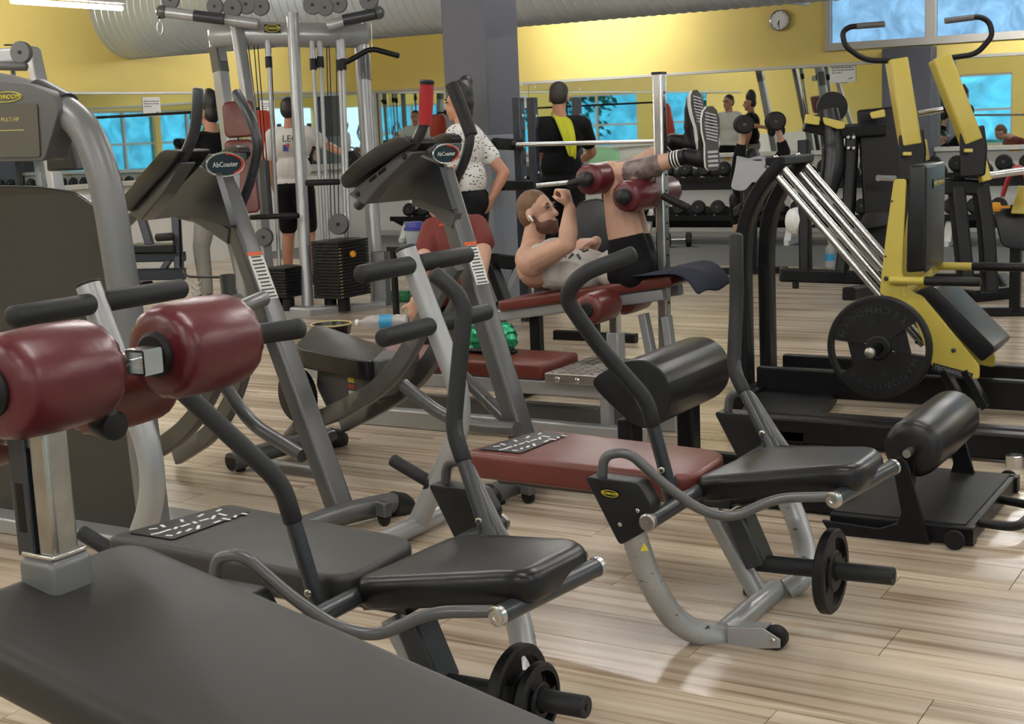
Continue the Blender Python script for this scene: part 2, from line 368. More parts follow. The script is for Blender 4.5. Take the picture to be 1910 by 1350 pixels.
M_MIDGREY = mat('mid_grey_paint', (0.17, 0.172, 0.178), 0.34, 0.25, var=.08, vscale=3)
def add_scuffs(m):
    nt = m.node_tree; N = nt.nodes; L = nt.links; b = N['Principled BSDF']; src = b.inputs['Base Color'].links[0].from_socket
    geo = N.new('ShaderNodeNewGeometry'); mp = N.new('ShaderNodeMapping'); mp.inputs['Scale'].default_value = (30, 30, 90); mp.inputs['Rotation'].default_value = (0, .9, 0); L.new(geo.outputs['Position'], mp.inputs['Vector'])
    n = N.new('ShaderNodeTexNoise'); n.inputs['Scale'].default_value = 1.0; n.inputs['Detail'].default_value = 5; L.new(mp.outputs['Vector'], n.inputs['Vector'])
    r = N.new('ShaderNodeValToRGB'); r.color_ramp.elements[0].position = .665; r.color_ramp.elements[0].color = (0, 0, 0, 1); r.color_ramp.elements[1].position = .695; r.color_ramp.elements[1].color = (1, 1, 1, 1); L.new(n.outputs['Fac'], r.inputs['Fac'])
    mx = N.new('ShaderNodeMix'); mx.data_type = 'RGBA'; mx.inputs[7].default_value = (.05, .05, .05, 1); L.new(r.outputs['Color'], mx.inputs[0]); L.new(src, mx.inputs[6]); L.new(mx.outputs[2], b.inputs['Base Color'])
add_scuffs(M_SILVER_WORN)
# ================================================================ ROOM
YB, XA, XR, YF, ZC = 15.67, -11.47, 9.0, -9.0, 3.5
MT, MBOT = 1.93, 1.0      # mirror top and bottom
# floor ---------------------------------------------------------
fl = struct(build('floor', MB().abox(XA-.3, XR+.3, YF-.3, YB+.3, -0.12, -0.012), M_SEAM))
PX0, PX1, PY0, PY1 = -7.5, 0.9, 1.5, 8.1
m_ = MB()
for (x0, x1, y0, y1) in ((XA, PX0, YF, 12.65), (PX1, XR, YF, 12.65), (PX0, PX1, YF, PY0), (PX0, PX1, PY1, 12.65)): m_.abox(x0, x1, y0, y1, -0.012, 0.0)
build('vinyl_flooring', m_, M_WOOD, fl)
build('rubber_flooring', MB().abox(XA, XR, 12.65, YB, -0.012, 0.004), M_RUBFLOOR, fl)
PW, PL = 0.22, 1.4
pm = MB().abox(-PL/2+.0012, PL/2-.0012, -PW/2+.0012, PW/2-.0012, -0.012, 0.0)
p0 = build('plank', pm, M_WOOD, fl, smooth=False); plank_me = p0.data; COL.objects.unlink(p0); bpy.data.objects.remove(p0)
ny = round((PY1-PY0)/PW); first = True
offs = [0.0, 0.62, 0.3, 0.95, 0.5]
for j in range(ny):
    y = PY0+(j+0.5)*(PY1-PY0)/ny; x = PX0-offs[j % 5]+PL/2
    while x-PL/2 < PX1:
        xa = max(x-PL/2, PX0); xb = min(x+PL/2, PX1)
        if xb-xa > 0.08:
            o = bpy.data.objects.new('plank', plank_me); COL.objects.link(o); o.parent = fl
            o.location = ((xa+xb)/2, y, 0); o.scale.x = (xb-xa)/PL
        x += PL
# walls ---------------------------------------------------------
def wallband(name, boxes, m, extra=()):
    o = struct(build(name, sum_boxes(boxes), m)); return o
def sum_boxes(bs):
    m_ = MB()
    for b in bs: m_.abox(*b)
    return m_
T = 0.25
WX0, WX1, WZ0, WZ1 = -5.12, 1.9, 2.10, 3.1     # high window strip in the back wall
wb = struct(build('wall_back', sum_boxes([(XA-T, WX0, YB, YB+T, MBOT, ZC), (WX1, XR+T, YB, YB+T, MBOT, ZC), (WX0, WX1, YB, YB+T, MBOT, WZ0), (WX0, WX1, YB, YB+T, WZ1, ZC)]), M_WALLY))
build('lower_panel', MB().abox(XA, XR, YB-.03, YB+T, 0, MBOT), M_WALLW, wb)
wl_ = struct(build('wall_left', sum_boxes([(XA-T, XA, YF, YB+T, MBOT, ZC)]), M_WALLY))
build('lower_panel', MB().abox(XA-T, XA+.03, YF, YB, 0, MBOT), M_WALLW, wl_)
# the side of the hall behind the camera, seen in the mirrors
rz0, rz1 = 0.35, 2.35
wr = struct(build('wall_right', sum_boxes([(XR, XR+T, YF, YB+T, 0, rz0), (XR, XR+T, YF, YB+T, rz1, ZC)]+[(XR, XR+T, y-.12, y+.12, rz0, rz1) for y in (-9, -5, -1, 3, 7, 11, 15.5)]), M_WALLY))
wf = struct(build('wall_front', sum_boxes([(XA-T, XR+T, YF-T, YF, 0, .35), (XA-T, XR+T, YF-T, YF, 2.3, ZC)]+[(x-.35, x+.35, YF-T, YF, .35, 2.3) for x in (-11.2, -7.6, -4, -.4, 3.2, 6.8)]), M_WALLY))
nw = 0
def window(name, axis, c0, c1, z0, z1, w_at, pane, ncol, nrow, t=0.05):
    o = struct(build(name, MB(), M_FRAME)) if False else None
    fr = MB(); panes = []
    def bx(a0, a1, za, zb, d=0.045):
        if axis == 'x': fr.abox(a0, a1, w_at-d, w_at+d, za, zb)
        else: fr.abox(w_at-d, w_at+d, a0, a1, za, zb)
    bx(c0, c1, z0, z0+t); bx(c0, c1, z1-t, z1)
    for i in range(ncol+1):
        a = c0+(c1-c0)*i/ncol; bx(max(c0, a-t*.7), min(c1, a+t*.7), z0+.002, z1-.002, .042)
    for j in range(1, nrow):
        z = z0+(z1-z0)*j/nrow; bx(c0+.002, c1-.002, z-t*.5, z+t*.5, .039)
    o = struct(build(name, fr, M_FRAME, bevel=.006))
    for i in range(ncol):
        for j in range(nrow):
            a0 = c0+(c1-c0)*i/ncol+t*.6; a1 = c0+(c1-c0)*(i+1)/ncol-t*.6; za = z0+(z1-z0)*j/nrow+t*.4; zb = z0+(z1-z0)*(j+1)/nrow-t*.4
            if axis == 'x': build('pane', MB().abox(a0, a1, w_at-.006, w_at+.006, za, zb), pane, o)
            else: build('pane', MB().abox(w_at-.006, w_at+.006, a0, a1, za, zb), pane, o)
    return o
window('window_1', 'x', WX0, WX1, WZ0, WZ1, YB+.02, M_PANEB, 6, 1, 0.085)
k = 2
for y0, y1 in ((-5, -1), (-1, 3), (3, 7), (7, 11), (11, 15.5)):
    window('window_%d' % k, 'y', y0+.12, y1-.12, rz0, rz1, XR+.1, M_PANEC, 3, 2, .06); k += 1
for x0, x1 in ((-7.6, -4), (-4, -.4), (-.4, 3.2), (3.2, 6.8)):
    window('window_%d' % k, 'x', x0+.35, x1-.35, .35, 2.3, YF-.1, M_PANEC, 2, 2, .06); k += 1
window('window_%d' % k, 'x', -10.85, -7.95, .35, 2.3, YF-.1, M_PANEC, 2, 2, .06)
ce = struct(build('ceiling', MB().abox(XA-T, XR+T, YF-T, YB+T, ZC, ZC+.2), M_CEIL))
# mirror rails, ledges
struct(build('trim_1', MB().abox(XA, XR, YB-.035, YB+.0, MT, MT+.035), M_LEDGE, bevel=.004))
struct(build('trim_2', MB().abox(XA, XR, YB-.09, YB-.03, MBOT-.05, MBOT), M_LEDGE, bevel=.004))
struct(build('trim_3', MB().abox(XA, XA+.035, 2, YB, MT, MT+.03), M_LEDGE, bevel=.004))
struct(build('trim_4', MB().abox(XA+.03, XA+.09, 2, YB, MBOT-.05, MBOT), M_LEDGE, bevel=.004))
struct(build('trim_5', MB().abox(XA, XA+.10, YB-.10, YB-.03, MBOT, MT), M_WALLW, bevel=.004))
struct(build('baseboard_back', MB().abox(XA, XR, YB-.05, YB-.03, 0.004, .08), M_LEDGE, bevel=.004))
# mirrors
def mirror(x0, x1, lab):
    tag(build('wall_mirror', MB().abox(x0, x1, YB-.012, YB-.002, MBOT, MT), M_MIRROR), lab, 'mirror', 'mirrors along the walls')
mirror(XA+.10, -9.0, 'wall mirror beside the corner, behind the grey column')
mirror(-8.99, -4.42, 'long wall mirror right of the grey column, above the dumbbell rack')
mirror(-3.88, 4.0, 'wall mirror right of the grey wall pilaster, under the high window')
tag(build('wall_mirror', MB().abox(XA+.002, XA+.012, 4.0, YB-.11, MBOT, MT), M_MIRROR), 'wall mirror on the left yellow wall below the duct opening', 'mirror', 'mirrors along the walls')
# pilaster and column
struct(build('wall_pilaster', MB().abox(-4.42, -3.88, YB-.22, YB, 0, 2.08), M_COLUMN, bevel=.01))
cx0, cy0 = -5.68, 8.66
struct(build('column', MB().abox(cx0, cx0+.37, cy0, cy0+.46, 0, ZC), M_COLUMN, bevel=.012))
build('column_cladding', MB().abox(cx0-.004, cx0+.376, cy0-.004, cy0+.466, 0, 1.36), M_PANEL, bpy.data.objects['column'], bevel=.004)
# ventilation duct: spiral tube with raised seams, through the left wall
R_, yc, zc_ = 0.52, 11.27, 2.83
prof = []; x = XA-.2
while x < 8.5:
    prof += [(x-XA, R_), (x-XA+.075, R_), (x-XA+.081, R_+.007), (x-XA+.089, R_+.007)]; x += .095
tag(build('ventilation_duct', MB().lathe((XA, yc, zc_), (1, 0, 0), prof, 64), M_DUCT, angle=20), 'large round spiral metal air duct running under the ceiling', 'duct')
# ceiling lamps -------------------------------------------------
def tube_lamp(p0, p1, lab, grp='ceiling strip lamps', drop=True, lit=True):
    p0 = V(p0); p1 = V(p1); d = (p1-p0).normalized(); mid = (p0+p1)/2; L = (p1-p0).length
    t = thing('strip_lamp', lab, 'lamp', mid, grp); side = d.cross(V((0, 0, 1)))
    build('housing', MB().box(mid+V((0, 0, .055)), d*(L/2+.02), side*.03, V((0, 0, .015))), M_WHITE, t, bevel=.006)
    build('tube', MB().tube([p0, p1], .022, 8), M_TUBE if lit else M_WHITE, t)
    if drop:
        for s in (-.35, .35): build('hanger', MB().tube([mid+d*L*s+V((0, 0, .07)), V((mid.x+d.x*L*s, mid.y+d.y*L*s, ZC))], .004, 6), M_STEEL, t)
    return t
tube_lamp((-8.72, 14.75, 2.66), (-7.0, 14.75, 2.66), 'bright fluorescent strip lamp right of the grey column top')
tube_lamp((-9.82, 8.35, 2.64), (-9.82, 9.6, 2.64), 'bright fluorescent strip lamp above the yellow wall at the top left corner')
tube_lamp((-5.32, 14.1, 2.62), (-5.26, 15.5, 2.62), 'unlit strip lamp above the wall clock, cut off by the photo edge', lit=False)
for y in (1.6, 4.9, 12.3):  # extra lamps out of view, added to brighten the left yellow wall
    tube_lamp((-9.82, y, 2.64), (-9.82, y+1.25, 2.64), 'added unseen strip lamp brightening the left yellow wall', grp='added strip lamps brightening the left wall')
for x in (-3.4, 1.4):  # unseen lamps added to lift the right part of the back wall
    tube_lamp((x, 14.75, 2.66), (x+1.7, 14.75, 2.66), 'added unseen strip lamp brightening the right part of the back wall', grp='added strip lamps brightening the back wall')
for x in (-8.2, -4.6, -1.0, 2.6, 6.2):
    for y in (-6.0, -1.6, 2.0, 5.2, 9.2):
        if x < -8 and y > 8: continue
        tube_lamp((x-.75, y, 3.2), (x+.75, y, 3.2), 'fluorescent strip lamp hanging over the training floor', grp='strip lamps over the training floor')
# clock
cp = PY(1455, 38, YB); ck = thing('wall_clock', 'round silver rimmed wall clock on the yellow wall', 'clock', cp)
build('rim', MB().lathe(cp, (0, -1, 0), [(0, .118), (.035, .118), (.04, .11), (.03, .1)], 32), M_CHROME, ck)
build('dial', MB().lathe(cp, (0, -1, 0), [(0, .105), (.031, .105)], 32), M_PAPER, ck)
q = cp+V((0, -.033, 0))
for a, L, r in ((200, .055, .004), (185, .08, .003)):
    a = math.radians(a); build('hand', MB().box(q+V((math.sin(a), 0, math.cos(a)))*L/2, V((math.sin(a), 0, math.cos(a)))*L/2, V((math.cos(a), 0, -math.sin(a)))*r, (0, .001, 0)), M_INK, ck)
for i in range(12):
    a = i*math.pi/6; d = V((math.sin(a), 0, math.cos(a))); build('hour_mark', MB().box(q+d*.09, d*.008, V((d.z, 0, -d.x))*.002, (0, .001, 0)), M_INK, ck)
# notices on the mirrors
def notice(p, w_, h_, lab, axis):
    xd = V((1, 0, 0)) if axis == 'x' else V((0, 1, 0)); n = V((0, -1, 0)) if axis == 'x' else V((1, 0, 0)); p = V(p)+n*.016
    t = thing('notice_sheet', lab, 'notice', p)
    build('sheet', MB().box(p, xd*w_/2, V((0, 0, h_/2)), n*.0006), M_PAPER, t)
    ln = MB()
    for j in range(3):
        x = -w_*.42
        zz = h_*(.28-.13*j); end = w_*.42 if j < 2 else 0.0
        while x < end-.01:
            l = random.uniform(.012, .035); l = min(l, end-x); ln.box(p+n*.0012+xd*(x+l/2)+V((0, 0, zz)), xd*l/2, V((0, 0, h_*.022)), n*.0003); x += l+.008
    ln.box(p+n*.0012+xd*(w_*.3)+V((0, 0, -h_*.3)), xd*w_*.08+V((0, 0, .008)), V((0, 0, h_*.02)), n*.0003)
    build('printed_lines', ln, M_INK, t)['kind'] = 'stuff'
notice(PY(1573, 136, YB), .30, .21, 'white notice sheet taped to the mirror top left of the yellow machine arms', 'x')
notice(PX(281, 199, XA), .27, .21, 'white notice sheet taped to the left wall mirror', 'y')
notice(PX(497, 203, XA), .27, .21, 'white notice sheet above the red hanging bag', 'y')
# weight stickers along the white panel
for i, (u, v) in enumerate(((1357, 294), (1424, 291), (1484, 289), (1577, 286), (1727, 281), (1893, 276))):
    p = PY(u, v, YB-.03)
    tag(build('weight_sticker', MB().box(p+V((0, -.002, 0)), (.06 if i in (2, 5) else .035, 0, 0), (0, .0008, 0), (0, 0, .035)), M_ORANGEK), '%s yellow weight sticker from the left on the white wall under the mirror' % ('first second third fourth fifth sixth'.split()[i]), 'sticker', 'yellow weight stickers')
# ================================================================ FOREGROUND DECLINE BENCH
def roller(name, p0, p1, r, m, parent, hub=True, hubm=None, puff=0.03):
    p0 = V(p0); p1 = V(p1); L = (p1-p0).length; d = (p1-p0)/L; k = r*puff
    prof = [(0.0, r*.42), (0.006, r*.66), (r*.10, r*.84), (r*.24, r*.95), (r*.42, r), (L*.5, r+k), (L-r*.42, r), (L-r*.24, r*.95), (L-r*.10, r*.84), (L-.006, r*.66), (L, r*.42)]
    mb = MB(); seg = 40; mb.lathe(p0, d, prof, seg)
    # gathered folds near both ends
    for i, (t, rr) in enumerate(prof):
        if i in (1, 2, 3, 7, 8, 9):
            for q in range(seg):
                v = mb.v[i*seg+q]; ax = p0+d*t; mb.v[i*seg+q] = ax+(v-ax)*(1+.018*math.sin(q*2.51)+.012*math.sin(q*4.1+i))
    o = build(name, mb, m, parent, angle=80)
    if hub:
        for a, s in ((p0, -1), (p1, 1)):
            build('end_hub', MB().lathe(a-d*s*.012, d*s, [(0, r*.48), (.016, r*.48), (.022, r*.40), (.024, r*.12)], 24), hubm or M_RUBBER, o)
    return o
def capsule_grip(name, p0, p1, r, m, parent):
    return build(name, MB().tube([p0, p1], r, 18, roundcap=True), m, parent, angle=60)

zb = lambda X: 0.752-0.211*(X+1.70)
db = thing('decline_bench', 'dark grey padded decline bench with maroon foot rollers in the foreground', 'weight bench', (-1.2, 1.47, 0))
x0, x1 = -1.75, -0.12
pad('bench_pad', [(x0, 1.215, zb(x0)), (x1, 1.215, zb(x1)), (x1, 1.63, zb(x1)), (x0, 1.63, zb(x0))], .085, M_VINYL, db, rad=.07, bevel=.028)
sl = V((1, 0, -.211)).normalized(); nn = V((.211, 0, 1)).normalized()
build('bench_beam', MB().tube([V((x0+.08, 1.47, zb(x0+.08)-.125)), V((x1, 1.47, zb(x1)-.125))], .03, rect=(.03, .035), up=(0, 0, 1)), M_SILVER, db, bevel=.004)
build('foot', MB().tube([V((-.1, 1.22, .03)), V((-.1, 1.72, .03))], .03, rect=(.03, .03)), M_SILVER, db, bevel=.004)
build('foot', MB().tube([V((-1.55, 1.2, .03)), V((-1.55, 1.74, .03))], .03, rect=(.03, .03)), M_SILVER, db, bevel=.004)
build('base_beam', MB().tube([V((-1.52, 1.47, .035)), V((-.12, 1.47, .035))], .03, rect=(.03, .03)), M_SILVER, db, bevel=.004)
build('support_post', MB().tube([V((-1.5, 1.47, .04)), V((-1.5, 1.47, zb(-1.5)-.1))], .03, rect=(.035, .03), up=(1, 0, 0)), M_SILVER, db, bevel=.004)
build('support_post', MB().tube([V((-.2, 1.47, .04)), V((-.2, 1.47, zb(-.2)-.1))], .03, rect=(.035, .03), up=(1, 0, 0)), M_SILVER, db, bevel=.004)
# collar and chrome post rising through the pad end
cc = PY(108, 1098, 1.42); cX, cY, cZ = cc.x, 1.42, zb(cc.x)
cl = build('collar', MB().abox(cX-.041, cX+.041, cY-.041, cY+.041, cZ-.05, cZ+.045), M_MIDGREY, db, bevel=.014, bseg=4)
build('collar_lip', MB().abox(cX-.036, cX+.036, cY-.034, cY+.034, cZ+.043, cZ+.052), M_CHROME, cl, bevel=.003)
topz = PY(122, 785, cY).z
build('chrome_post', MB().tube([V((cX+.012, cY, cZ+.03)), V((cX+.012, cY, topz))], .02, rect=(.024, .02), up=(1, 0, 0)), M_STEEL, db, bevel=.003)
sp = build('slotted_post', MB().abox(cX-.055, cX-.016, cY-.024, cY+.024, cZ+.04, topz-.02), M_DGREY, db, bevel=.003)
build('slot', MB().abox(cX-.045, cX-.028, cY-.0245, cY-.0225, cZ+.08, topz-.1), M_BLACK, sp)
build('post_cap', MB().abox(cX-.045, cX+.04, cY-.03, cY+.03, topz-.008, topz+.018), M_CHROME, db, bevel=.005)
# rollers
RX = cX+.015
a = PX(290, 662, RX); b = PX(442, 627, RX); zz = (a.z+b.z)/2; r_ = .081
roller('foot_roller', V((RX, a.y, zz)), V((RX, b.y, zz)), r_, M_MAROON, db)
c = PX(196, 682, RX); e = PX(-18, 722, RX)
roller('foot_roller', V((RX, e.y, zz)), V((RX, c.y-.012, zz)), r_, M_MAROON, db)
build('roller_axle', MB().tube([V((RX, e.y-.03, zz)), V((RX, b.y+.02, zz))], .014, 14), M_CHROME, db)
# open chrome square sleeve between the rollers
sq = MB(); yg = (a.y+c.y)/2
for (dx, dz, hx, hz) in ((0, .019, .019, .002), (0, -.019, .019, .002), (.019, 0, .002, .019), (-.019, 0, .002, .019)): sq.box((RX+.03+dx, yg, zz+dz), (hx, 0, 0), (0, .02, 0), (0, 0, hz))
build('square_sleeve', sq, M_CHROME, db)
build('post_head', MB().tube([V((cX, cY, topz)), V((cX, cY+.0, zz-.03)), V((RX+.01, cY+.02, zz))], .016, rect=(.02, .018), up=(1, 0, 0)), M_CHROME, db)
# lower, browner pair of rollers behind
RX2 = RX-.17; a2 = PX(150, 792, RX2); b2 = PX(300, 755, RX2); z2 = PX(300, 738, RX2).z+.028
roller('knee_roller', V((RX2, a2.y, z2)), V((RX2, b2.y, z2)), .066, M_BROWNRED, db)
c2 = PX(45, 812, RX2); e2 = PX(-60, 830, RX2)
roller('knee_roller', V((RX2, e2.y-.05, z2-.005)), V((RX2, c2.y, z2-.005)), .066, M_BROWNRED, db)
build('roller_axle', MB().tube([V((RX2, e2.y-.05, z2)), V((RX2, b2.y, z2))], .014, 12), M_CHROME, db)
build('roller_arm', MB().tube([V((RX2, cY, z2)), V((cX, cY, topz-.03))], .016, rect=(.018, .018)), M_CHROME, db)
kp = PX(205, 787, RX-.02)
build('adjusting_knob', MB().lathe(kp+V((-.02, 0, 0)), (1, -.25, -.1), [(0, .022), (.004, .026), (.04, .026), (.046, .022), (.048, .008)], 20), M_PLASTIC, db)
gp = PX(455, 572, RX-.02); gq = PX(492, 556, RX-.02)
capsule_grip('hand_grip', gp-(gq-gp)*1.5, gq, .0145, M_GREY, db)

# ================================================================ CRUNCH MACHINES (a row of two alike)
def crunch(dl, padm, label, near_arm, far_arm, second_plate, worn):
    dl = V(dl); D = lambda p: V(p)+dl
    Yn, Yc, Yf = 3.42, 3.62, 3.84
    t = thing('crunch_machine', label, 'exercise machine', D((-1.7, 3.62, 0)), 'plate loaded crunch machines in a row')
    # lying pad with printed plate
    z0 = .45
    bp = pad('lying_pad', [D((-2.28, 3.46, z0)), D((-1.50, 3.43, z0)), D((-1.52, 3.76, z0)), D((-2.20, 3.83, z0))], .08, padm, t, rad=[.03, .09, .09, .03], bevel=.024)
    pc = [D((-2.235, 3.50, z0+.0015)), D((-2.085, 3.50, z0+.0015)), D((-2.075, 3.775, z0+.0015)), D((-2.18, 3.785, z0+.0015))]
    pl = build('printed_plate', MB().prism(rpoly(pc, .008, 2), V((0, 0, .002))), M_PLASTIC, bp)
    random.seed(3)
    for i in range(9):
        for j in range(3):
            if random.random() < .25: continue
            c = pc[0]*(1-(i+.7)/10)+pc[3]*((i+.7)/10); dx = (pc[1]-pc[0])*((j+.6)/3.4)
            q = c+dx+V((0, 0, .0026)); a = random.uniform(0, 3.1); d = V((math.cos(a), math.sin(a), 0)); l = random.uniform(.009, .017)
            build('print_stroke', MB().box(q, d*l, d.cross(V((0, 0, 1)))*.0042, V((0, 0, .0004))), M_WHITE, pl)
    build('pad_beam', MB().tube([D((-2.22, Yc, .345)), D((-1.45, Yc, .345))], .03, rect=(.04, .022)), M_DGREY, t, bevel=.004)
    # raised leg pad
    Mi = lambda p: V((p.x, 2*Yc-p.y, p.z))
    cs = [PY(1283, 893, 3.45), PY(1602, 866, 3.45), PY(1655, 830, 3.79), PY(1425, 826, 3.79)]
    pl2 = pad('leg_pad', [D(c) for c in cs], .078, M_LEATHER, t, rad=[.06, .07, .10, .06], bevel=.034, bseg=5)
    # footrest bar and the two bent link tubes
    fa = PY(1556, 931, 3.41); fb = PY(1664, 872, 3.73)
    fr = build('footrest_bar', MB().tube([D(fa), D(fb)], .021, 18), M_DGREY, t)
    dd = (fb-fa).normalized()
    for p, s in ((fa, -1), (fb, 1)):
        build('end_cap', MB().lathe(D(p)-dd*s*.004, dd*s, [(0, .0225), (.012, .0225), (.015, .018), (.015, .008), (.013, .006)], 18), M_CHROME, fr)
    yb = 3.18
    lk = [PY(1123, 892, yb), PY(1126, 848, yb), PY(1172, 842, yb+.01), PY(1240, 905, yb+.05), PY(1308, 953, yb+.10), PY(1365, 966, yb+.14), PY(1450, 928, yb+.19), PY(1545, 926, yb+.24)]
    build('link_tube', MB().tube([D(p) for p in lk], .0135, 14, fillet=.05), M_GREY, t)
    build('link_tube', MB().tube([D(Mi(p)) for p in lk], .0135, 14, fillet=.05), M_GREY, t)
    # pivot shaft under the pad
    sa = PY(1210, 973, 3.15); sb = Mi(sa)
    sh = build('pivot_shaft', MB().tube([D(sa), D(sb)], .022, 16), M_DGREY, t); dd = (sb-sa).normalized()
    build('shaft_cap', MB().lathe(D(sa)+dd*.004, -dd, [(0, .0235), (.014, .0235), (.018, .019), (.018, .006), (.022, .006)], 18), M_STEEL, sh)
    build('shaft_cap', MB().lathe(D(sb)-dd*.004, dd, [(0, .0235), (.014, .0235), (.018, .019)], 18), M_STEEL, sh)
    build('seat_beam', MB().tube([D(PY(1290, 930, Yc)), D(PY(1600, 905, Yc))], .02, rect=(.03, .02)), M_DGREY, t, bevel=.004)
    # black bracket heads on the curved silver legs
    br = [PY(u, v, yb) for (u, v) in ((1100, 884), (1200, 896), (1226, 940), (1213, 985), (1165, 1012))]
    lg = [PY(1180, 990, yb+.01), PY(1212, 1088, yb+.06), PY(1262, 1162, yb+.14), PY(1325, 1190, yb+.22), PY(1372, 1180, yb+.28)]
    for s in (0, 1):
        F_ = (lambda p: D(p)) if s == 0 else (lambda p: D(Mi(p)))
        bk = build('bracket_cover', MB().prism([F_(p-V((0, .03, 0))) for p in rpoly(br, .015, 3)], V((0, .06 if s == 0 else -.06, 0))), M_PLASTIC, t, bevel=.008, bseg=3)
        if s == 0:
            c = PY(1138, 920, yb-.031)
            logo_plate(bk, D(c)+V((0, -.001, 0)), (1, 0, -.06), (.06, 0, 1), .052, .020, 'TECHNOGYM')
            bolt(bk, D(PY(1157, 978, yb-.03)), (0, -1, 0), .006, 'screw')
            bolt(bk, D(PY(1190, 952, yb-.03)), (0, -1, 0), .006, 'screw')
        lgs = [F_(p) for p in lg] if s == 0 else [D(PY(1442, 872, 4.04)), D(PY(1488, 972, 3.99)), D(PY(1506, 1040, 3.93)), D(PY(1496, 1082, 3.87)), D(Mi(PY(1350, 1182, Yn))+V((.03, .02, 0)))]
        lm = build('curved_leg', MB().tube(lgs, .034, 18, fillet=.09, fs=8), M_SILVER_WORN, t)
        if s == 0:
            tr = [PY(1202, 1012, yb-.02), PY(1210, 1026, yb-.02), PY(1195, 1027, yb-.02)]
            build('warning_triangle', MB().prism([D(p) for p in tr], V((0, -.003, 0))), M_YLOGO, lm)
    # lower frame
    ca = PY(1350, 1182, Yn); cb = PY(1480, 1095, Yf-.02); cb = V((ca.x+.0, Yf-.02, ca.z))
    cr = build('cross_tube', MB().tube([D(ca), D(cb)], .034, 18), M_SILVER, t)
    for p in (ca, cb):
        build('rubber_foot', MB().lathe(D(V((p.x-.055, p.y, 0))), (0, 0, 1), [(0, .042), (.012, .042), (.018, .03), (.024, .02)], 20), M_RUBBER, t)
    wx = PZ(1435, 1200, .032); tp = [ca+V((.02, 0, .03)), wx+V((-.03, 0, .03)), wx+V((.02, 0, .005)), wx+V((.02, 0, -.02)), ca+V((.02, 0, -.033))]
    for yo in (-.026, .018):
        build('wheel_bracket', MB().prism([D(V((p.x, ca.y+yo, p.z))) for p in tp], V((0, .006, 0))), M_SILVER, t, bevel=.002)
    build('bracket_top', MB().prism([D(V((ca.x+.02, ca.y-.02, ca.z+.03))), D(V((wx.x-.02, ca.y-.02, wx.z+.028))), D(V((wx.x-.02, ca.y+.02, wx.z+.028))), D(V((ca.x+.02, ca.y+.02, ca.z+.03)))], V((0, 0, .004))), M_SILVER, t)
    wh = build('transport_wheel', MB().lathe(D(V((wx.x, ca.y-.017, wx.z))), (0, 1, 0), [(0, .018), (0, .026), (.004, .032), (.028, .032), (.032, .026), (.032, .018)], 24), M_RUBBER, t)
    bolt(wh, D(V((wx.x, ca.y-.026, wx.z))), (0, -1, 0), .009)
    ua = PY(1330, 955, Yc); ub = V((ca.x+.02, Yc, .08))
    build('upright', MB().tube([D(ua), D(ub)], .03, 18), M_SILVER, t)
    # weight arm, axle and plate
    wa = PY(1375, 950, Yc-.04); wb_ = PY(1418, 1050, Yc-.04); we = V((wb_.x+.38, wb_.y-.01, wb_.z+.015))
    build('weight_arm', MB().tube([D(wa), D(wb_)], .03, rect=(.03, .045), up=(0, 1, 0)), M_DGREY, t, bevel=.006)
    ax = build('weight_axle', MB().tube([D(wb_-V((.01, 0, 0))), D(we)], .0245, 20), M_FOAM, t, bevel=.003)
    build('axle_socket', MB().lathe(D(we)-V((.003, 0, 0)), (1, 0, .04), [(0, .008), (.0045, .008), (.005, .006)], 6), M_BLACK, ax)
    th = .033
    def gripplate(xc, R, tt, lab):
        g = thing('weight_plate', lab, 'weight plate', D(V((xc, wb_.y, wb_.z+.005-R))), 'small plates on the crunch machines')
        c = D(V((xc, wb_.y-.005, wb_.z+.005))); d = V((1, 0, .04)).normalized(); u = V((0, 0, 1)); w_ = d.cross(u).normalized()
        body = MB(); n = 48; inner = .30*R
        # rim ring and hub disc joined by three broad spokes, grip windows between them
        def ring(r0, r1, t0, t1):
            prof = [(t0, r0), (t0, r1-.006), (t0+.006, r1), (t1-.006, r1), (t1, r1-.006), (t1, r0)]
            vs = []; fs = []
            for (tt_, rr) in prof:
                for k in range(n):
                    an = 2*math.pi*k/n; vs.append(c+d*tt_+(u*math.cos(an)+w_*math.sin(an))*rr)
            m2 = len(prof)
            for i in range(m2):
                for k in range(n): fs.append((i*n+k, i*n+(k+1) % n, ((i+1) % m2)*n+(k+1) % n, ((i+1) % m2)*n+k))
            body.add(vs, fs)
        ring(R*.80, R, -tt/2, tt/2); ring(.026, R*.50, -tt/2-.002, tt/2+.002)
        for q in range(3):
            a0 = math.radians(q*120+20); poly = []
            for (aa, rr) in ((-.46, .44), (-.36, .85), (0, .88), (.36, .85), (.46, .44)):
                poly.append(c-d*tt*.4+(u*math.cos(a0+aa)+w_*math.sin(a0+aa))*R*rr)
            body.prism(poly, d*tt*.8)
        pl = build('plate_body', body, M_RUBBER, g, angle=30)
        for i, ch in enumerate('TECHNOGYM'):
            an = math.radians(40-10*i); rd = u*math.cos(an)+w_*math.sin(an)*(1); tg = d.cross(rd)
            text('lettering', ch, R*.15, c+d*(tt/2+.002)+rd*R*.40, -tg if False else rd.cross(d)*-1, rd, M_PLASTIC, pl)
        return g
    gripplate(wb_.x+.205, .118, .032, 'black rubber plate on the '+('far' if worn else 'near')+' crunch machine axle'+('' if worn else ', larger outer one'))
    if second_plate: gripplate(wb_.x+.255, .085, .028, 'smaller black rubber plate outermost on the near crunch machine axle')
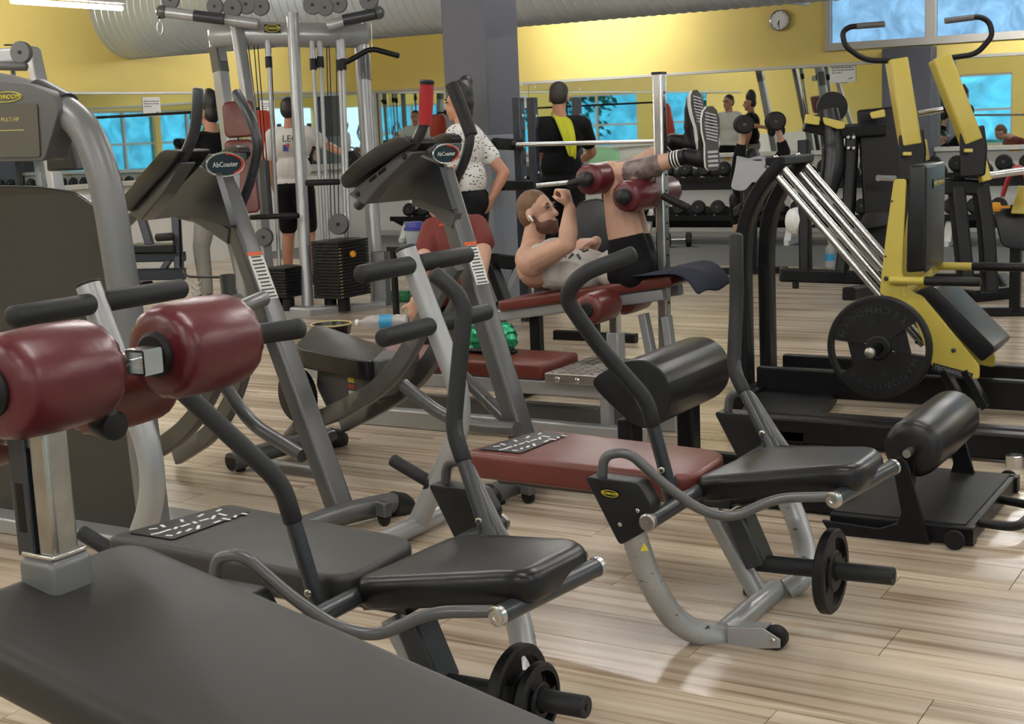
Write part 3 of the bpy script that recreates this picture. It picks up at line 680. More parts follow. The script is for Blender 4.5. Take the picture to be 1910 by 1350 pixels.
    # arms
    for nm, pts in (('near', near_arm), ('far', far_arm)):
        P = [PY(u, v, y) for (u, v, y) in pts]
        k = 3
        am = build('swing_arm', MB().tube(P, .0185, 18, fillet=.07, fs=7), M_DGREY, t)
        # foam sleeve over the upper half
        Q = [P[1]*.72+P[0]*.28]+P[1:]
        build('foam_sleeve', MB().tube(Q, .0215, 18, fillet=.07, fs=7, roundcap=True), M_FOAM, am)
        bp_ = P[0]*.80+P[1]*.20
        bolt(am, bp_+V((.0, -.018, 0)), (.25, -1, 0), .009)
        build('arm_socket', MB().tube([P[0]+(P[0]-P[1]).normalized()*.05, P[0]+(P[1]-P[0])*.1], .024, 16), M_DGREY, am)
    return t
crunch((0, 0, 0), M_BROWNRED, 'crunch machine with a brownish red lying pad, beside the black hip thrust bench',
       [(1248, 905, 3.33), (1205, 745, 3.29), (1112, 640, 3.22), (1052, 552, 3.16), (1085, 510, 3.16), (1180, 474, 3.24)],
       [(1440, 835, 3.88), (1368, 690, 3.96), (1374, 560, 4.02), (1373, 440, 4.02)], False, True)
crunch((-.35, -1.10, 0), M_VINYL, 'crunch machine with a dark grey lying pad, next to the foreground decline bench',
       [(600, 1150, 2.30), (525, 900, 2.28), (330, 720, 2.18), (262, 640, 2.12), (420, 632, 2.12), (560, 612, 2.18)],
       [(915, 1010, 2.78), (845, 800, 2.84), (868, 560, 2.90), (812, 512, 2.88)], True, False)
# ================================================================ PLATE TREES
YT = 3.92
def plate_tree(label):
    top = PY(757, 466, YT); bend = PY(874, 770, YT); foot = PY(782, 1000, YT); foot.z = .05
    t = thing('plate_tree', label, 'weight rack', V((foot.x, YT, 0)), 'bent plate trees behind the crunch machines')
    st = build('bent_post', MB().tube([top, bend, foot], .037, 20, fillet=.16, fs=10), M_SILVER, t)
    build('post_cap', MB().lathe(top+(top-bend).normalized()*.002, (top-bend), [(0, .038), (.006, .038), (.010, .03)], 20), M_PLASTIC, st)
    for k, (u, v) in enumerate(((772, 493), (810, 606))):
        c = PY(u, v, YT); c = c
        capsule_grip('storage_peg', c+V((0, -.30, 0)), c+V((0, -.03, 0)), .031, M_FOAM, t)
        capsule_grip('storage_peg', c+V((0, .03, 0)), c+V((0, .34, 0)), .031, M_FOAM, t)
    q = PY(812, 905, YT); e = PY(733, 858, YT-.05)
    pg = capsule_grip('storage_peg', q, e, .023, M_FOAM, t)
    build('peg_collar', MB().tube([q-(e-q)*.12, q+(e-q)*.18], .034, 16), M_FOAM, pg)
    fa = PZ(775, 1012, .04); ff = V((foot.x, YT+.30, .04)); fn = V((foot.x, YT-.30, .04))
    bt = build('base_tube', MB().tube([fn, ff], .033, 18), M_SILVER, t)
    for p, s in ((fn, -1), (ff, 1)):
        build('end_cap', MB().lathe(p-V((0, s*.01, 0)), (0, s, 0), [(0, .036), (.03, .036), (.045, .028), (.05, .012)], 18), M_PLASTIC, bt)
    return t
pt = plate_tree('bent silver plate tree with dark foam pegs, beside the second ab coaster')
dup(pt, (-.35, -1.10, 0), 'bent silver plate tree behind the maroon rollers at the left edge')

# ================================================================ AB COASTERS
LM = V((.966, -.259, 0)); LL = V((.259, .966, 0))
def coaster(b0, c, label):
    b0 = V(b0)
    def PL(u, v, L): return PN(u, v, b0+LL*L, LL)
    def PM(u, v, M): return PN(u, v, b0+LM*M, LM)
    t = thing('ab_coaster', label, 'exercise machine', b0, 'ab coasters side by side')
    pb, ptop = PL(*c['post'][0], 0), PL(*c['post'][1], 0); pb.z = .07
    dirp = (ptop-pb).normalized()
    post = build('main_post', MB().tube([pb, ptop], .03, rect=(.042, .040), up=LM), M_GREY, t, bevel=.008, bseg=3)
    # warning label on the right face of the post
    fd = dirp.cross(LL).normalized()
    if fd.dot(LM) < 0: fd = -fd
    s0, s1 = c['sticker']; L0 = pb+dirp*(ptop-pb).length*s0+fd*.0405; L1 = pb+dirp*(ptop-pb).length*s1+fd*.0405
    lb = build('warning_label', MB().box((L0+L1)/2, (L1-L0)/2, LL*.033, fd*.0006), M_WHITE, t)
    build('orange_band', MB().box(L1+(L1-L0)*.04, (L1-L0)*.05, LL*.033, fd*.0006), M_ORANGE, lb)
    n = 12; ln = (L1-L0)
    for i in range(n):
        q = L0+ln*((i+.6)/n)+fd*.0009; build('print_line', MB().box(q, ln*(.016), LL*random.uniform(.02, .029), fd*.0003), M_INK, lb)
    # name plate
    M0 = (ptop-b0).dot(LM)+.075
    pp = [PM(u, v, M0) for (u, v) in c['plate']]
    np_ = build('name_plate', MB().prism(rpoly(pp, .02, 3), LM*-.006), M_GREY, t, bevel=.002)
    o = PM(*c['oval'], M0+.003); rx, rz = c['ov']
    ed = lambda a, k, h: o+LL*(rx*k*math.cos(a))+V((0, 0, 1))*(rz*k*math.sin(a))+LM*h
    N = 32
    dk = build('badge', MB().prism([ed(i*2*math.pi/N, 1, 0) for i in range(N)], LM*.003), M_BLACKSHEEN, np_)
    build('badge_rim', MB().tube([ed(i*2*math.pi/N, 1.0, .003) for i in range(N)], .0045, 8, closed=True), M_CHROME, dk)
    build('red_arc', MB().tube([ed(-1.1+i*2.6/14, .90, .004) for i in range(15)], .0042, 8), M_REDP, dk)
    text('lettering', 'AbCoaster', rz*.62, o+LM*.0045, LL, (0, 0, 1), M_WHITE, dk, width=.92)
    # handlebars
    hr = [PL(u, v, c['LR']) for (u, v) in c['hr']]; hl = [PL(u, v, c['LLf']) for (u, v) in c['hl']]
    h1 = build('handlebar', MB().tube(hr, .020, 16, fillet=.09, roundcap=True), M_DGREY, t)
    h2 = build('handlebar', MB().tube(hl, .020, 16, fillet=.09, roundcap=True), M_DGREY, t)
    if c.get('grips'):
        build('rubber_grip', MB().tube([hr[0]+(hr[0]-hr[1])*.04, hr[1], hr[2]], .0265, 16, fillet=.08), M_RUBBER, h1)
        tp = build('red_grip_tape', MB().tube([hl[0]+(hl[0]-hl[1])*.02, hl[1]*.5+hl[0]*.5, hl[1]], [.026, .027, .024], 16), M_REDCLOTH, h2, angle=60)
        build('grip_end', MB().lathe(hl[0], (hl[0]-hl[1]), [(0, .027), (.012, .027), (.016, .02)], 14), M_RUBBER, h2)
    # elbow pads on brackets, left and right
    for off in (0.0, 1.0):
        pq = [PL(u, v, -.30) for (u, v) in c['pad']] if not off else [PL(u, v, .10)-LM*.03 for (u, v) in c['padR']]
        pdo = build('elbow_pad', MB().prism(rpoly(pq, .03, 3), LL*(.05 if off else .13)), M_LEATHER, t, bevel=.016, bseg=4)
        if off: continue
        bq = [PL(u, v, -.28) for (u, v) in c['bracket']]
        bk = build('pad_bracket', MB().prism(rpoly(bq, .01, 2), LL*.06), M_GREY, t, bevel=.004)
        for (u, v) in c['bolts']:
            bolt(bk, PL(u, v, -.28), -LL, .011, m=M_PLASTIC)
        if off == 0:
            for k in (.36, .66):
                a_ = bq[0]*(1-k)+bq[1]*k; cc_ = sum(bq, V((0, 0, 0)))/len(bq); q = a_*.55+cc_*.45; dd = (bq[1]-bq[0]).normalized()
                build('slot', MB().box(q-LL*.001, dd*.025, dd.cross(LL)*.006, LL*.001), M_BLACK, bk)
    gq = [PL(u, v, -.07) for (u, v) in c['gusset']]
    build('gusset_housing', MB().prism(rpoly(gq, .02, 3), LL*.03), M_DGREY, t, bevel=.008)
    build('curved_brace', MB().tube([PL(u, v, -.03) for (u, v) in c['fork']], .02, rect=(.018, .032), fillet=.05, up=(0, 0, 1)), M_GREY, t)
    # rails
    for L, key in ((-.13, 'rail1'), (.13, 'rail2')):
        P = [PL(u, v, L) for (u, v) in c[key]]
        r_ = build('curved_rail', MB().tube(P, .03, rect=(.020, .038), fillet=.08, fs=4, up=(0, 0, 1)), M_GREY, t, angle=45)
    for P_, L in c['braces']:
        build('frame_brace', MB().tube([PL(u, v, L) for (u, v) in P_], .027, 14, fillet=.1), M_GREY, t)
    # feet
    for (pa, pb_, caps) in c['bars']:
        a, b = PZ(*pa, .048), PZ(*pb_, .048); d = (b-a).normalized()
        bt = build('foot_tube', MB().tube([a, (a+b)/2+V((0, 0, .012)), b], .041, 18, fillet=.1), M_GREY, t)
        if 'b' in caps: build('foot_cap', MB().lathe(b-d*.01, d+V((0, 0, -.35)), [(0, .047), (.05, .048), (.085, .036), (.10, .015)], 18), M_PLASTIC, bt)
        if 'a' in caps: build('foot_cap', MB().lathe(a+d*.01, -d+V((0, 0, -.35)), [(0, .047), (.05, .048), (.085, .036), (.10, .015)], 18), M_PLASTIC, bt)
        if 'o' in caps: build('tube_bore', MB().lathe(a-d*.0008, d, [(0, .036), (.0005, .036)], 20), M_BLACK, bt)
        build('rubber_foot', MB().lathe(V((a.x+d.x*.05, a.y+d.y*.05, 0)), (0, 0, 1), [(0, .022), (.02, .022), (.03, .015)], 12), M_RUBBER, t)
    if c.get('spine'):
        a, b = [PZ(*q, .06) for q in c['spine']]; build('base_tube', MB().tube([a, b], .03, 14), M_GREY, t)
    w0 = PZ(*c['wheel'], .028)
    wk = build('caster_bracket', MB().box(w0+V((0, 0, .035)), LM*.028, LL*.018, V((0, 0, .028))), M_GREY, t, bevel=.006)
    build('caster_wheel', MB().lathe(w0-LL*.012, LL, [(0, .02), (.003, .028), (.021, .028), (.024, .02)], 20), M_RUBBER, wk)
    # carriage and seat
    if c.get('seat'):
        s_ = c['seat']
        cs = [PL(*s_[0], -.18), PL(*s_[1], -.18), PL(*s_[2], .18), PL(*s_[3], .18)]
        pad('kneeling_seat', cs, .085, M_LEATHER, t, rad=.09, bevel=.036, bseg=5)
        cq = [PL(u, v, -.12) for (u, v) in c['carriage']]
        cr = build('carriage_housing', MB().prism(rpoly(cq, .02, 3), LL*.24), M_GPLASTIC, t, bevel=.012)
        q = PL(*c['stick'], -.122)
        for k, (m_, hh) in enumerate(((M_YLOGO, .012), (M_REDP, .009), (M_WHITE, .012))):
            build('label', MB().box(q+V((0, 0, -.030*k)), LM*.022, V((0, 0, hh)), LL*.0008), m_, cr)
        dpt = PL(*c['disc'], -.20)
        ds = build('weight_disc', MB().lathe(dpt, LL, [(0, .03), (0, .105), (.008, .118), (.05, .118), (.058, .105), (.058, .03)], 32), M_RUBBER, t)
    return t
c2 = dict(post=[(1000, 905), (822, 318)], sticker=(.62, .745), plate=[(790, 269), (864, 266), (857, 292), (842, 306), (812, 302)], oval=(831, 287), ov=(.068, .036),
          hr=[(843, 160), (864, 210), (879, 252), (868, 298), (845, 345)], LR=.10, hl=[(796, 157), (793, 232), (768, 278), (722, 325), (668, 384)], LLf=-.26, grips=True,
          padR=[(748, 302), (796, 264), (836, 247), (852, 251), (856, 267), (790, 318)], pad=[(632, 332), (662, 300), (702, 272), (746, 251), (770, 268), (702, 310), (642, 355)], bracket=[(648, 362), (752, 280), (772, 284), (706, 348), (680, 382)], bolts=[(755, 292), (668, 362)],
          gusset=[(762, 282), (818, 305), (846, 395), (775, 372), (690, 380)], fork=[(775, 369), (803, 376), (852, 412)],
          rail1=[(556, 792), (613, 775), (655, 755), (702, 727), (738, 691), (767, 647), (790, 600), (814, 548), (850, 490)],
          rail2=[(640, 790), (700, 760), (748, 732), (786, 698), (812, 660), (838, 600), (868, 545)],
          braces=[([(753, 718), (822, 774), (890, 797), (965, 800)], -.10), ([(862, 700), (952, 790)], .10), ([(556, 792), (532, 822)], -.05)],
          bars=[((430, 862), (618, 815), 'ob'), ((915, 922), (1075, 868), 'ab')], spine=((540, 838), (620, 812)), wheel=(985, 925),
          seat=[(545, 648), (690, 676), (724, 648), (588, 602)], carriage=[(592, 664), (702, 672), (700, 715), (662, 752), (608, 762), (588, 720)], stick=(655, 708), disc=(545, 738))
coaster((PZ(1000, 900, .07).x, PZ(1000, 900, .07).y, 0), c2, 'ab coaster machine with red taped grip, in front of the woman in white')
c1 = dict(post=[(634, 945), (408, 322)], sticker=(.60, .73), plate=[(350, 288), (463, 285), (453, 312), (428, 331), (398, 326)], oval=(419, 307), ov=(.083, .044),
          hr=[(441, 173), (470, 225), (482, 268), (470, 330), (445, 395)], LR=.12, hl=[(369, 168), (367, 235), (345, 292), (300, 348), (240, 412)], LLf=-.26,
          padR=[(362, 332), (408, 290), (438, 269), (452, 272), (458, 290), (424, 322)], pad=[(221, 376), (262, 325), (302, 279), (338, 281), (316, 312), (236, 398)], bracket=[(240, 398), (312, 303), (340, 303), (304, 362), (262, 412)], bolts=[(302, 315), (247, 384)],
          gusset=[(340, 300), (400, 320), (432, 425), (350, 402), (262, 412)], fork=[(334, 392), (372, 400), (432, 440)],
          rail1=[(235, 862), (293, 838), (338, 808), (370, 772), (394, 728), (412, 680), (450, 560)],
          rail2=[(330, 850), (390, 812), (425, 765), (446, 715), (470, 620)],
          braces=[([(418, 718), (468, 790), (565, 850)], -.02), ([(505, 868), (600, 882)], .12)],
          bars=[((560, 985), (735, 938), 'b')], wheel=(716, 966))
ac = coaster((PZ(636, 948, .07).x, PZ(636, 948, .07).y, 0), c1, 'ab coaster machine between the grey weight machine and the cable tower')
# bent rod with a cup holder on the first coaster
def PL1(u, v, L): return PN(u, v, V((-3.31, 4.10, 0))+LL*L, LL)
build('holder_rod', MB().tube([PL1(335, 400, .1), PL1(337, 505, .1), PL1(350, 516, .1), PL1(425, 517, .1)], .006, 8, fillet=.03), M_BLACK, ac)
h = PL1(424, 512, .1); build('cup_holder', MB().lathe(h+V((0, 0, -.13)), (0, 0, 1), [(0, .03), (.13, .034), (.13, .030), (.02, .026)], 18), M_GREY, ac)

# ================================================================ LEFT SELECTORISED MACHINE
YL = 3.40
lm_ = thing('weight_stack_machine', 'grey selectorised machine with dark shroud and arched frame at the left edge', 'exercise machine', PZ(200, 1075, 0))
ar = [PY(u, v, YL) for (u, v) in ((-120, 150), (20, 168), (90, 190), (152, 226), (186, 300), (205, 380), (246, 640), (300, 1078))]
build('arched_frame', MB().tube(ar, .056, 22, fillet=.12, fs=7), M_MIDGREY, lm_)
build('frame_sleeve', MB().tube([PY(u, v, YL) for (u, v) in ((70, 178), (98, 192), (122, 205))], .0605, 22, fillet=.05), M_DGREY, lm_)
hd = [PY(u, v, YL-.07) for (u, v) in ((-120, 155), (-20, 150), (50, 156), (92, 172), (110, 205), (85, 290), (80, 300), (-120, 305))]
he = build('header_cover', MB().prism(rpoly(hd, .02, 3), V((0, .10, 0))), M_GPLASTIC, lm_, bevel=.012, bseg=3)
def PH(u, v): return PY(u, v, YL-.0725)
text('lettering', 'TECHNOGYM', .022, PH(12, 181), (1, 0, -.02), (0, 0, 1), M_YLOGO, he)
build('logo_oval', MB().tube([PH(12, 181)+V((.075*math.cos(i*math.pi/14), 0, .017*math.sin(i*math.pi/14))) for i in range(28)], .0014, 6, closed=True), M_YLOGO, he)
pc_ = build('placard', MB().prism(rpoly([PH(-120, 195), PH(70, 193), PH(76, 292), PH(-120, 296)], .01, 2), V((0, -.003, 0))), mat('olive_grey_placard', (0.075, 0.07, 0.055), .5), he)
text('lettering', 'MULTI HIP', .02, PH(20, 223)+V((0, -.003, 0)), (1, 0, -.02), (0, 0, 1), M_GOLD, pc_)
build('gold_line', MB().box(PH(20, 243)+V((0, -.0035, 0)), V((.07, 0, -.001)), V((0, 0, .0015)), V((0, .0004, 0))), M_GOLD, pc_)
sh_ = [PY(u, v, YL+.02) for (u, v) in ((-140, 352), (-20, 346), (60, 347), (140, 358), (192, 395), (232, 640), (280, 1060), (-140, 1060))]
build('stack_shroud', MB().prism(rpoly(sh_, .03, 3), V((0, .02, 0))), mat('dark_smoke_panel', (0.031, 0.031, 0.0295), .32, var=.1, vscale=2), lm_, bevel=.006)
build('guide_rod', MB().tube([PY(72, 296, YL+.06), PY(82, 380, YL+.06)], .017, 14), M_SILVER, lm_)
build('guide_rod', MB().tube([PY(32, 296, YL+.06), PY(40, 380, YL+.06)], .012, 14), M_DGREY, lm_)
build('rear_cover', MB().prism([PY(u, v, YL+.25) for (u, v) in ((82, 238), (128, 240), (142, 318), (86, 320))], V((0, .05, 0))), M_GPLASTIC, lm_, bevel=.01)
build('base_plate', MB().prism([V((ar[-1].x-1.0, YL-.08, 0)), V((ar[-1].x+.06, YL-.08, 0)), V((ar[-1].x+.06, YL+.3, 0)), V((ar[-1].x-1.0, YL+.3, 0))], V((0, 0, .06))), M_SILVER, lm_, bevel=.008)

# ================================================================ HIP THRUST BENCH (black)
Y1, Y2 = 4.56, 5.20
ht = thing('hip_thrust_bench', 'black hip thrust bench with a roll pad and a low platform', 'exercise machine', (-1.6, 4.9, 0))
pA, pB = PZ(1545, 978, .03), PZ(1790, 1012, .03)
xa, xb = pA.x, pB.x
build('platform', MB().abox(xa, xb, Y1-.02, Y2+.05, .055, .07), M_RUBBER, ht, bevel=.003)
build('platform_edge', MB().tube([V((xa, Y1-.02, .035)), V((xb+.03, Y1-.02, .035))], .03, rect=(.025, .03)), M_BLACK, ht)
build('platform_edge', MB().tube([V((xa, Y2+.05, .035)), V((xb+.03, Y2+.05, .035))], .03, rect=(.025, .03)), M_BLACK, ht)
build('platform_end', MB().tube([V((xb, Y1, .035)), V((xb, Y2+.05, .035))], .03, rect=(.02, .03)), M_BLACK, ht)
build('pull_handle', MB().tube([V((xb+.01, Y1+.1, .045)), V((xb+.14, Y1+.1, .04)), V((xb+.16, Y1+.38, .04)), V((xb+.01, Y1+.42, .045))], .016, 12, fillet=.06), M_BLACK, ht)
for yy in (Y1-.06, Y2+.09):
    build('end_roller', MB().lathe(V((xb-.02, yy, .033)), (0, -1 if yy < 4.8 else 1, 0), [(0, .012), (.02, .012), (.022, .032), (.03, .034), (.034, .03)], 18), M_RUBBER, ht)
n1 = [PY(u, v, Y1) for (u, v) in ((1674, 850), (1692, 842), (1704, 856), (1745, 1003), (1560, 985), (1545, 960), (1650, 975), (1686, 965), (1692, 945))]
build('side_stand', MB().prism([p-V((0, .075, 0)) for p in n1], V((0, .02, 0))), M_BLACK, ht, bevel=.003)
n2 = [V((p.x, p.y+Y2-Y1, p.z)) for p in n1]
build('side_stand', MB().prism(n2, V((0, .02, 0))), M_BLACK, ht, bevel=.003)
ra, rb = PY(1654, 852, Y1-.02), PY(1822, 762, Y2-.05); ra.x = rb.x = (ra.x+rb.x)/2; ra.z = rb.z = (ra.z+rb.z)/2
roller('barbell_roll_pad', ra, rb, .098, M_LEATHER, ht, hub=False)
build('roll_bar', MB().tube([V((ra.x, Y1-.07, ra.z)), V((ra.x, Y2+.03, ra.z))], .014, 14), M_STEEL, ht)
build('bar_sleeve', MB().tube([V((ra.x, Y2+.0, ra.z)), V((ra.x, Y2+.10, ra.z))], .026, 16), M_CHROME, ht)
for Yq in (Y1-.02, Y2+.05):
    build('bar_hook', MB().tube([V((ra.x+.03, Yq+.02, ra.z+.02)), V((ra.x+.005, Yq+.02, ra.z-.03)), V((ra.x-.01, Yq+.02, ra.z-.16))], .02, rect=(.012, .022), up=(0, 1, 0)), M_BLACK, ht)
# back roll pad on its stand
ba, bb = PY(1182, 742, 4.62), PY(1292, 692, 5.12); bx_, bz_ = (ba.x+bb.x)/2, (ba.z+bb.z)/2
prf = [PY(u, v, 4.60) for (u, v) in ((1100, 709), (1132, 688), (1168, 671), (1208, 671), (1240, 694), (1254, 735), (1246, 776), (1214, 802), (1184, 796), (1150, 766), (1114, 731))]
build('back_roll_pad', MB().prism(rpoly(prf, .05, 3), V((0, .58, 0))), M_LEATHER, ht, bevel=.028, bseg=4, angle=60)
build('stand_post', MB().tube([V((bx_-.06, 4.68, 0.03)), V((bx_-.06, 4.68, bz_-.1))], .03, rect=(.045, .035), up=(1, 0, 0)), M_BLACK, ht, bevel=.004)
build('stand_post', MB().tube([V((bx_+.02, 5.05, 0.03)), V((bx_+.02, 5.05, bz_-.1))], .03, rect=(.045, .035), up=(1, 0, 0)), M_BLACK, ht, bevel=.004)
for yy in (4.72, 5.1):
    build('floor_beam', MB().tube([V((bx_-.12, yy, .05)), V((xa+.02, yy, .05))], .03, rect=(.03, .045)), M_BLACK, ht, bevel=.004)
build('cross_beam', MB().tube([V((bx_-.08, 4.55, .035)), V((bx_-.08, 5.25, .035))], .03, rect=(.04, .03)), M_BLACK, ht, bevel=.004)

# ================================================================ HACK SQUAT (yellow and black)
H1, H2 = 6.62, 6.95
hs = thing('hack_squat_machine', 'black and yellow hack squat machine with chrome rails and a large plate', 'exercise machine', PZ(1600, 760, 0))
for yy, k in ((H1, 0), (H2, 1)):
    P = [PY(1462, 302, H1), PY(1418, 352, H1), PY(1392, 410, H1), PY(1386, 480, H1), PY(1392, 752, H1)]
    P = [V((p.x, yy, p.z)) for p in P]; P[-1].z = .05
    fr_ = build('curved_upright', MB().tube(P, .03, rect=(.030, .055), fillet=.15, up=(0, 1, 0)), M_BLACK, hs, angle=45)
    a = PY(1437, 300, H1-.02); b = PY(1652, 548, H1-.02); b = a+(b-a)*1.35; d = (b-a).normalized()
    dy = yy-H1
    for s_ in (-1, 1):
        o_ = d.cross(V((0, 1, 0)))*.024*s_
        build('chrome_rail', MB().tube([a+o_+V((0, dy, 0)), b+o_+V((0, dy, 0))], .0185, 16), M_CHROME, hs)
tp_ = PY(1452, 300, H1)
build('rail_head', MB().tube([V((tp_.x, H1-.05, tp_.z)), V((tp_.x, H2+.06, tp_.z))], .03, rect=(.05, .02)), M_BLACK, hs, bevel=.006)
gx0, gx1 = PZ(1375, 765, 0).x, 0.2
for yy in (H1-.02, H2+.03):
    build('base_beam', MB().tube([V((gx0, yy, .10)), V((gx1, yy, .10))], .03, rect=(.03, .07)), M_BLACK, hs, bevel=.004)
for yy, hz in ((5.72, .055), (6.05, .03)):
    build('base_beam', MB().tube([V((gx0+.25, yy, hz+.01)), V((gx1, yy, hz+.01))], .03, rect=(.04, hz)), M_BLACK, hs, bevel=.004)
build('base_link', MB().prism([V((gx0+.2, 5.68, .01)), V((gx0+.55, 5.68, .01)), V((gx0+.4, H1, .01)), V((gx0, H1, .01))], V((0, 0, .05))), M_BLACK, hs)
build('base_cross', MB().tube([V((gx0, H1-.3, .04)), V((gx0, H2+.3, .04))], .03, rect=(.045, .04)), M_BLACK, hs, bevel=.004)
build('base_cross', MB().tube([V((gx1, H1-.3, .04)), V((gx1, H2+.3, .04))], .03, rect=(.045, .04)), M_BLACK, hs, bevel=.004)
for u in (1530, 1545): bolt(hs, V((PZ(u, 742, .17).x, H1-.02, .17)), (0, 0, 1), .014)
# carriage plates
def yel(poly, Y, th, nm='carriage_plate'):
    return build(nm, MB().prism(rpoly([PY(u, v, Y) for (u, v) in poly], .015, 2), V((0, th, 0))), M_YELLOW, hs, bevel=.003)
cpoly = [(1667, 334), (1690, 334), (1684, 460), (1682, 512), (1700, 545), (1720, 552), (1826, 682), (1826, 708), (1742, 692), (1712, 612), (1690, 566), (1640, 548), (1652, 440)]
HY = 6.42
cpl = yel(cpoly, HY, .02)
cp2 = build('carriage_plate', MB().prism(rpoly([PY(u, v, HY)+V((0, .33, 0)) for (u, v) in cpoly], .015, 2), V((0, .02, 0))), M_YELLOW, hs, bevel=.003)
for (u, v) in ((1653, 519), (1711, 637), (1779, 653), (1664, 375), (1652, 478)): bolt(cpl, PY(u, v, HY), (0, -1, 0), .011 if v > 500 else .005, m=M_DGREY)
lp = PY(1776, 693, HY-.002); tg_ = build('name_label', MB().box(lp, V((.09, 0, -.02)), V((0, .0008, 0)), V((.004, 0, .017))), M_DGREY, cpl)
text('lettering', 'TECHNOGYM', .024, lp+V((0, -.0012, 0)), (1, 0, -.22), (0, 0, 1), M_SILVER, tg_, width=1.1)
# back pad facing right, with printed badge
b0_ = PY(1689, 505, HY+.0); b1_ = PY(1726, 510, HY); t0_ = PY(1692, 308, HY)
bx0, bx1, bz0, bz1 = b0_.x, b1_.x, b1_.z, t0_.z
bpd = build('back_pad', MB().prism([(bx0, HY, bz0), (bx1, HY, bz0+.01), (bx1, HY, bz1), (bx0+.01, HY, bz1)], V((0, .36, 0))), M_LEATHER, hs, bevel=.016, bseg=4)
q = V((bx1+.003, HY+.22, PX(1762, 338, bx1).z)); lb_ = build('badge', MB().box(q, (.0008, 0, 0), (0, .10, 0), (0, 0, .022)), M_DGREY, bpd)
text('lettering', 'PURESTRENGTH', .028, q+V((.002, 0, 0)), (0, 1, 0), (0, 0, 1), M_GOLD, lb_, width=.9)
# slanted hip pad
sq_ = [PY(u, v, HY+.02) for (u, v) in ((1704, 543), (1742, 534), (1858, 650), (1832, 676))]
build('hip_pad', MB().prism(rpoly(sq_, .02, 3), V((0, .34, 0))), M_LEATHER, hs, bevel=.014, bseg=4)
for yy, (u0, v0), (u1, v1), (u2, v2) in ((HY-.02, (1660, 526), (1726, 524), (1826, 526)), (HY+.38, (1742, 502), (1815, 497), (1930, 497))):
    a, b, c = PY(u0, v0, yy), PY(u1, v1, yy), PY(u2, v2, yy); a.z = b.z = c.z = b.z
    hh = build('handle', MB().tube([a, b], .019, 14), M_YELLOW, hs); build('grip', MB().tube([b, c], .021, 16, roundcap=True), M_RUBBER, hh)
build('handle_link', MB().tube([PY(1688, 545, HY), PY(1700, 540, HY+.2), PY(1745, 502, HY+.38)], .018, 12), M_YELLOW, hs)
for du in (0, 40):
    build('carriage_leg', MB().tube([PY(1760+du, 690, HY+.03), PY(1800+du, 760, HY+.03)], .02, rect=(.018, .035), up=(0, 1, 0)), M_BLACK, hs)
# weight horn and 20 kg plate
hc = PY(1640, 648, 6.14); hb = V((hc.x, HY, hc.z))
hn = build('weight_horn', MB().tube([hb, hc+V((0, -.14, 0))], .024, 18), M_BLACK, hs)
build('horn_tip', MB().ell(hc+V((0, -.145, 0)), (.026, 0, 0), (0, .02, 0), (0, 0, .026)), M_STEEL, hn)
RP = .235; g = thing('weight_plate', 'large black plate lettered around the rim on the hack squat machine', 'weight plate', hc-V((0, 0, RP)))
def big_plate(g, c, R, tt, rot):
    d = V((0, -1, 0)); u_ = V((0, 0, 1)); w_ = V((1, 0, 0)); n = 64; body = MB()
    def ring(r0, r1, t0, t1):
        prof = [(t0, r0), (t0, r1-.008), (t0+.008, r1), (t1-.008, r1), (t1, r1-.008), (t1, r0)]; vs = []; fs = []
        for (tt_, rr) in prof:
            for k in range(n):
                an = 2*math.pi*k/n; vs.append(c+d*tt_+(u_*math.cos(an)+w_*math.sin(an))*rr)
        m2 = len(prof)
        for i in range(m2):
            for k in range(n): fs.append((i*n+k, i*n+(k+1) % n, ((i+1) % m2)*n+(k+1) % n, ((i+1) % m2)*n+k))
        body.add(vs, fs)
    ring(R*.90, R, -tt/2, tt/2); ring(.027, R*.24, -tt/2, tt/2+.004)
    pol = lambda an, rr: (u_*math.cos(an)+w_*math.sin(an))*R*rr
    for s in (0, math.pi):     # upper and lower lettered sectors
        pts = [c-d*tt*.42+pol(s+rot-1.18+2.36*i/18, .92) for i in range(19)]+[c-d*tt*.42+pol(s+rot+1.15, .42), c-d*tt*.42+pol(s+rot+.9, .2), c-d*tt*.42+pol(s+rot-.9, .2), c-d*tt*.42+pol(s+rot-1.15, .42)]
        body.prism(pts, d*tt*.84)
    # webs closing most of the grip openings
    for s in (rot+math.pi/2, rot-math.pi/2):
        pts = [c-d*tt*.2+pol(s-.42, .2), c-d*tt*.2+pol(s-.42, .62), c-d*tt*.2+pol(s+.42, .62), c-d*tt*.2+pol(s+.42, .2)]
        body.prism(pts, d*tt*.4)
    pl = build('plate_body', body, M_RUBBER, g, angle=30)
    wd = 'TECHNOGYM'
    for s, sg in ((0, 1), (math.pi, 1)):
        for i, ch in enumerate(wd):
            an = s+rot-math.radians((i-4)*14); rd = -(u_*math.cos(an)+w_*math.sin(an)); tg2 = -(u_*-math.sin(an)+w_*math.cos(an))
            text('lettering', ch, R*.17, c+d*(tt*.42+.001)-rd*R*.74, tg2, rd, M_DGREY, pl, extrude=.0015, width=1.15)
        text('lettering', '20', R*.12, c+d*(tt*.42+.001)+(u_*math.cos(s+rot)+w_*math.sin(s+rot))*R*.5, u_*-math.sin(s+rot)+w_*math.cos(s+rot), u_*math.cos(s+rot)+w_*math.sin(s+rot), M_DGREY, pl, extrude=.0015)
big_plate(g, hc, RP, .045, math.radians(-14))
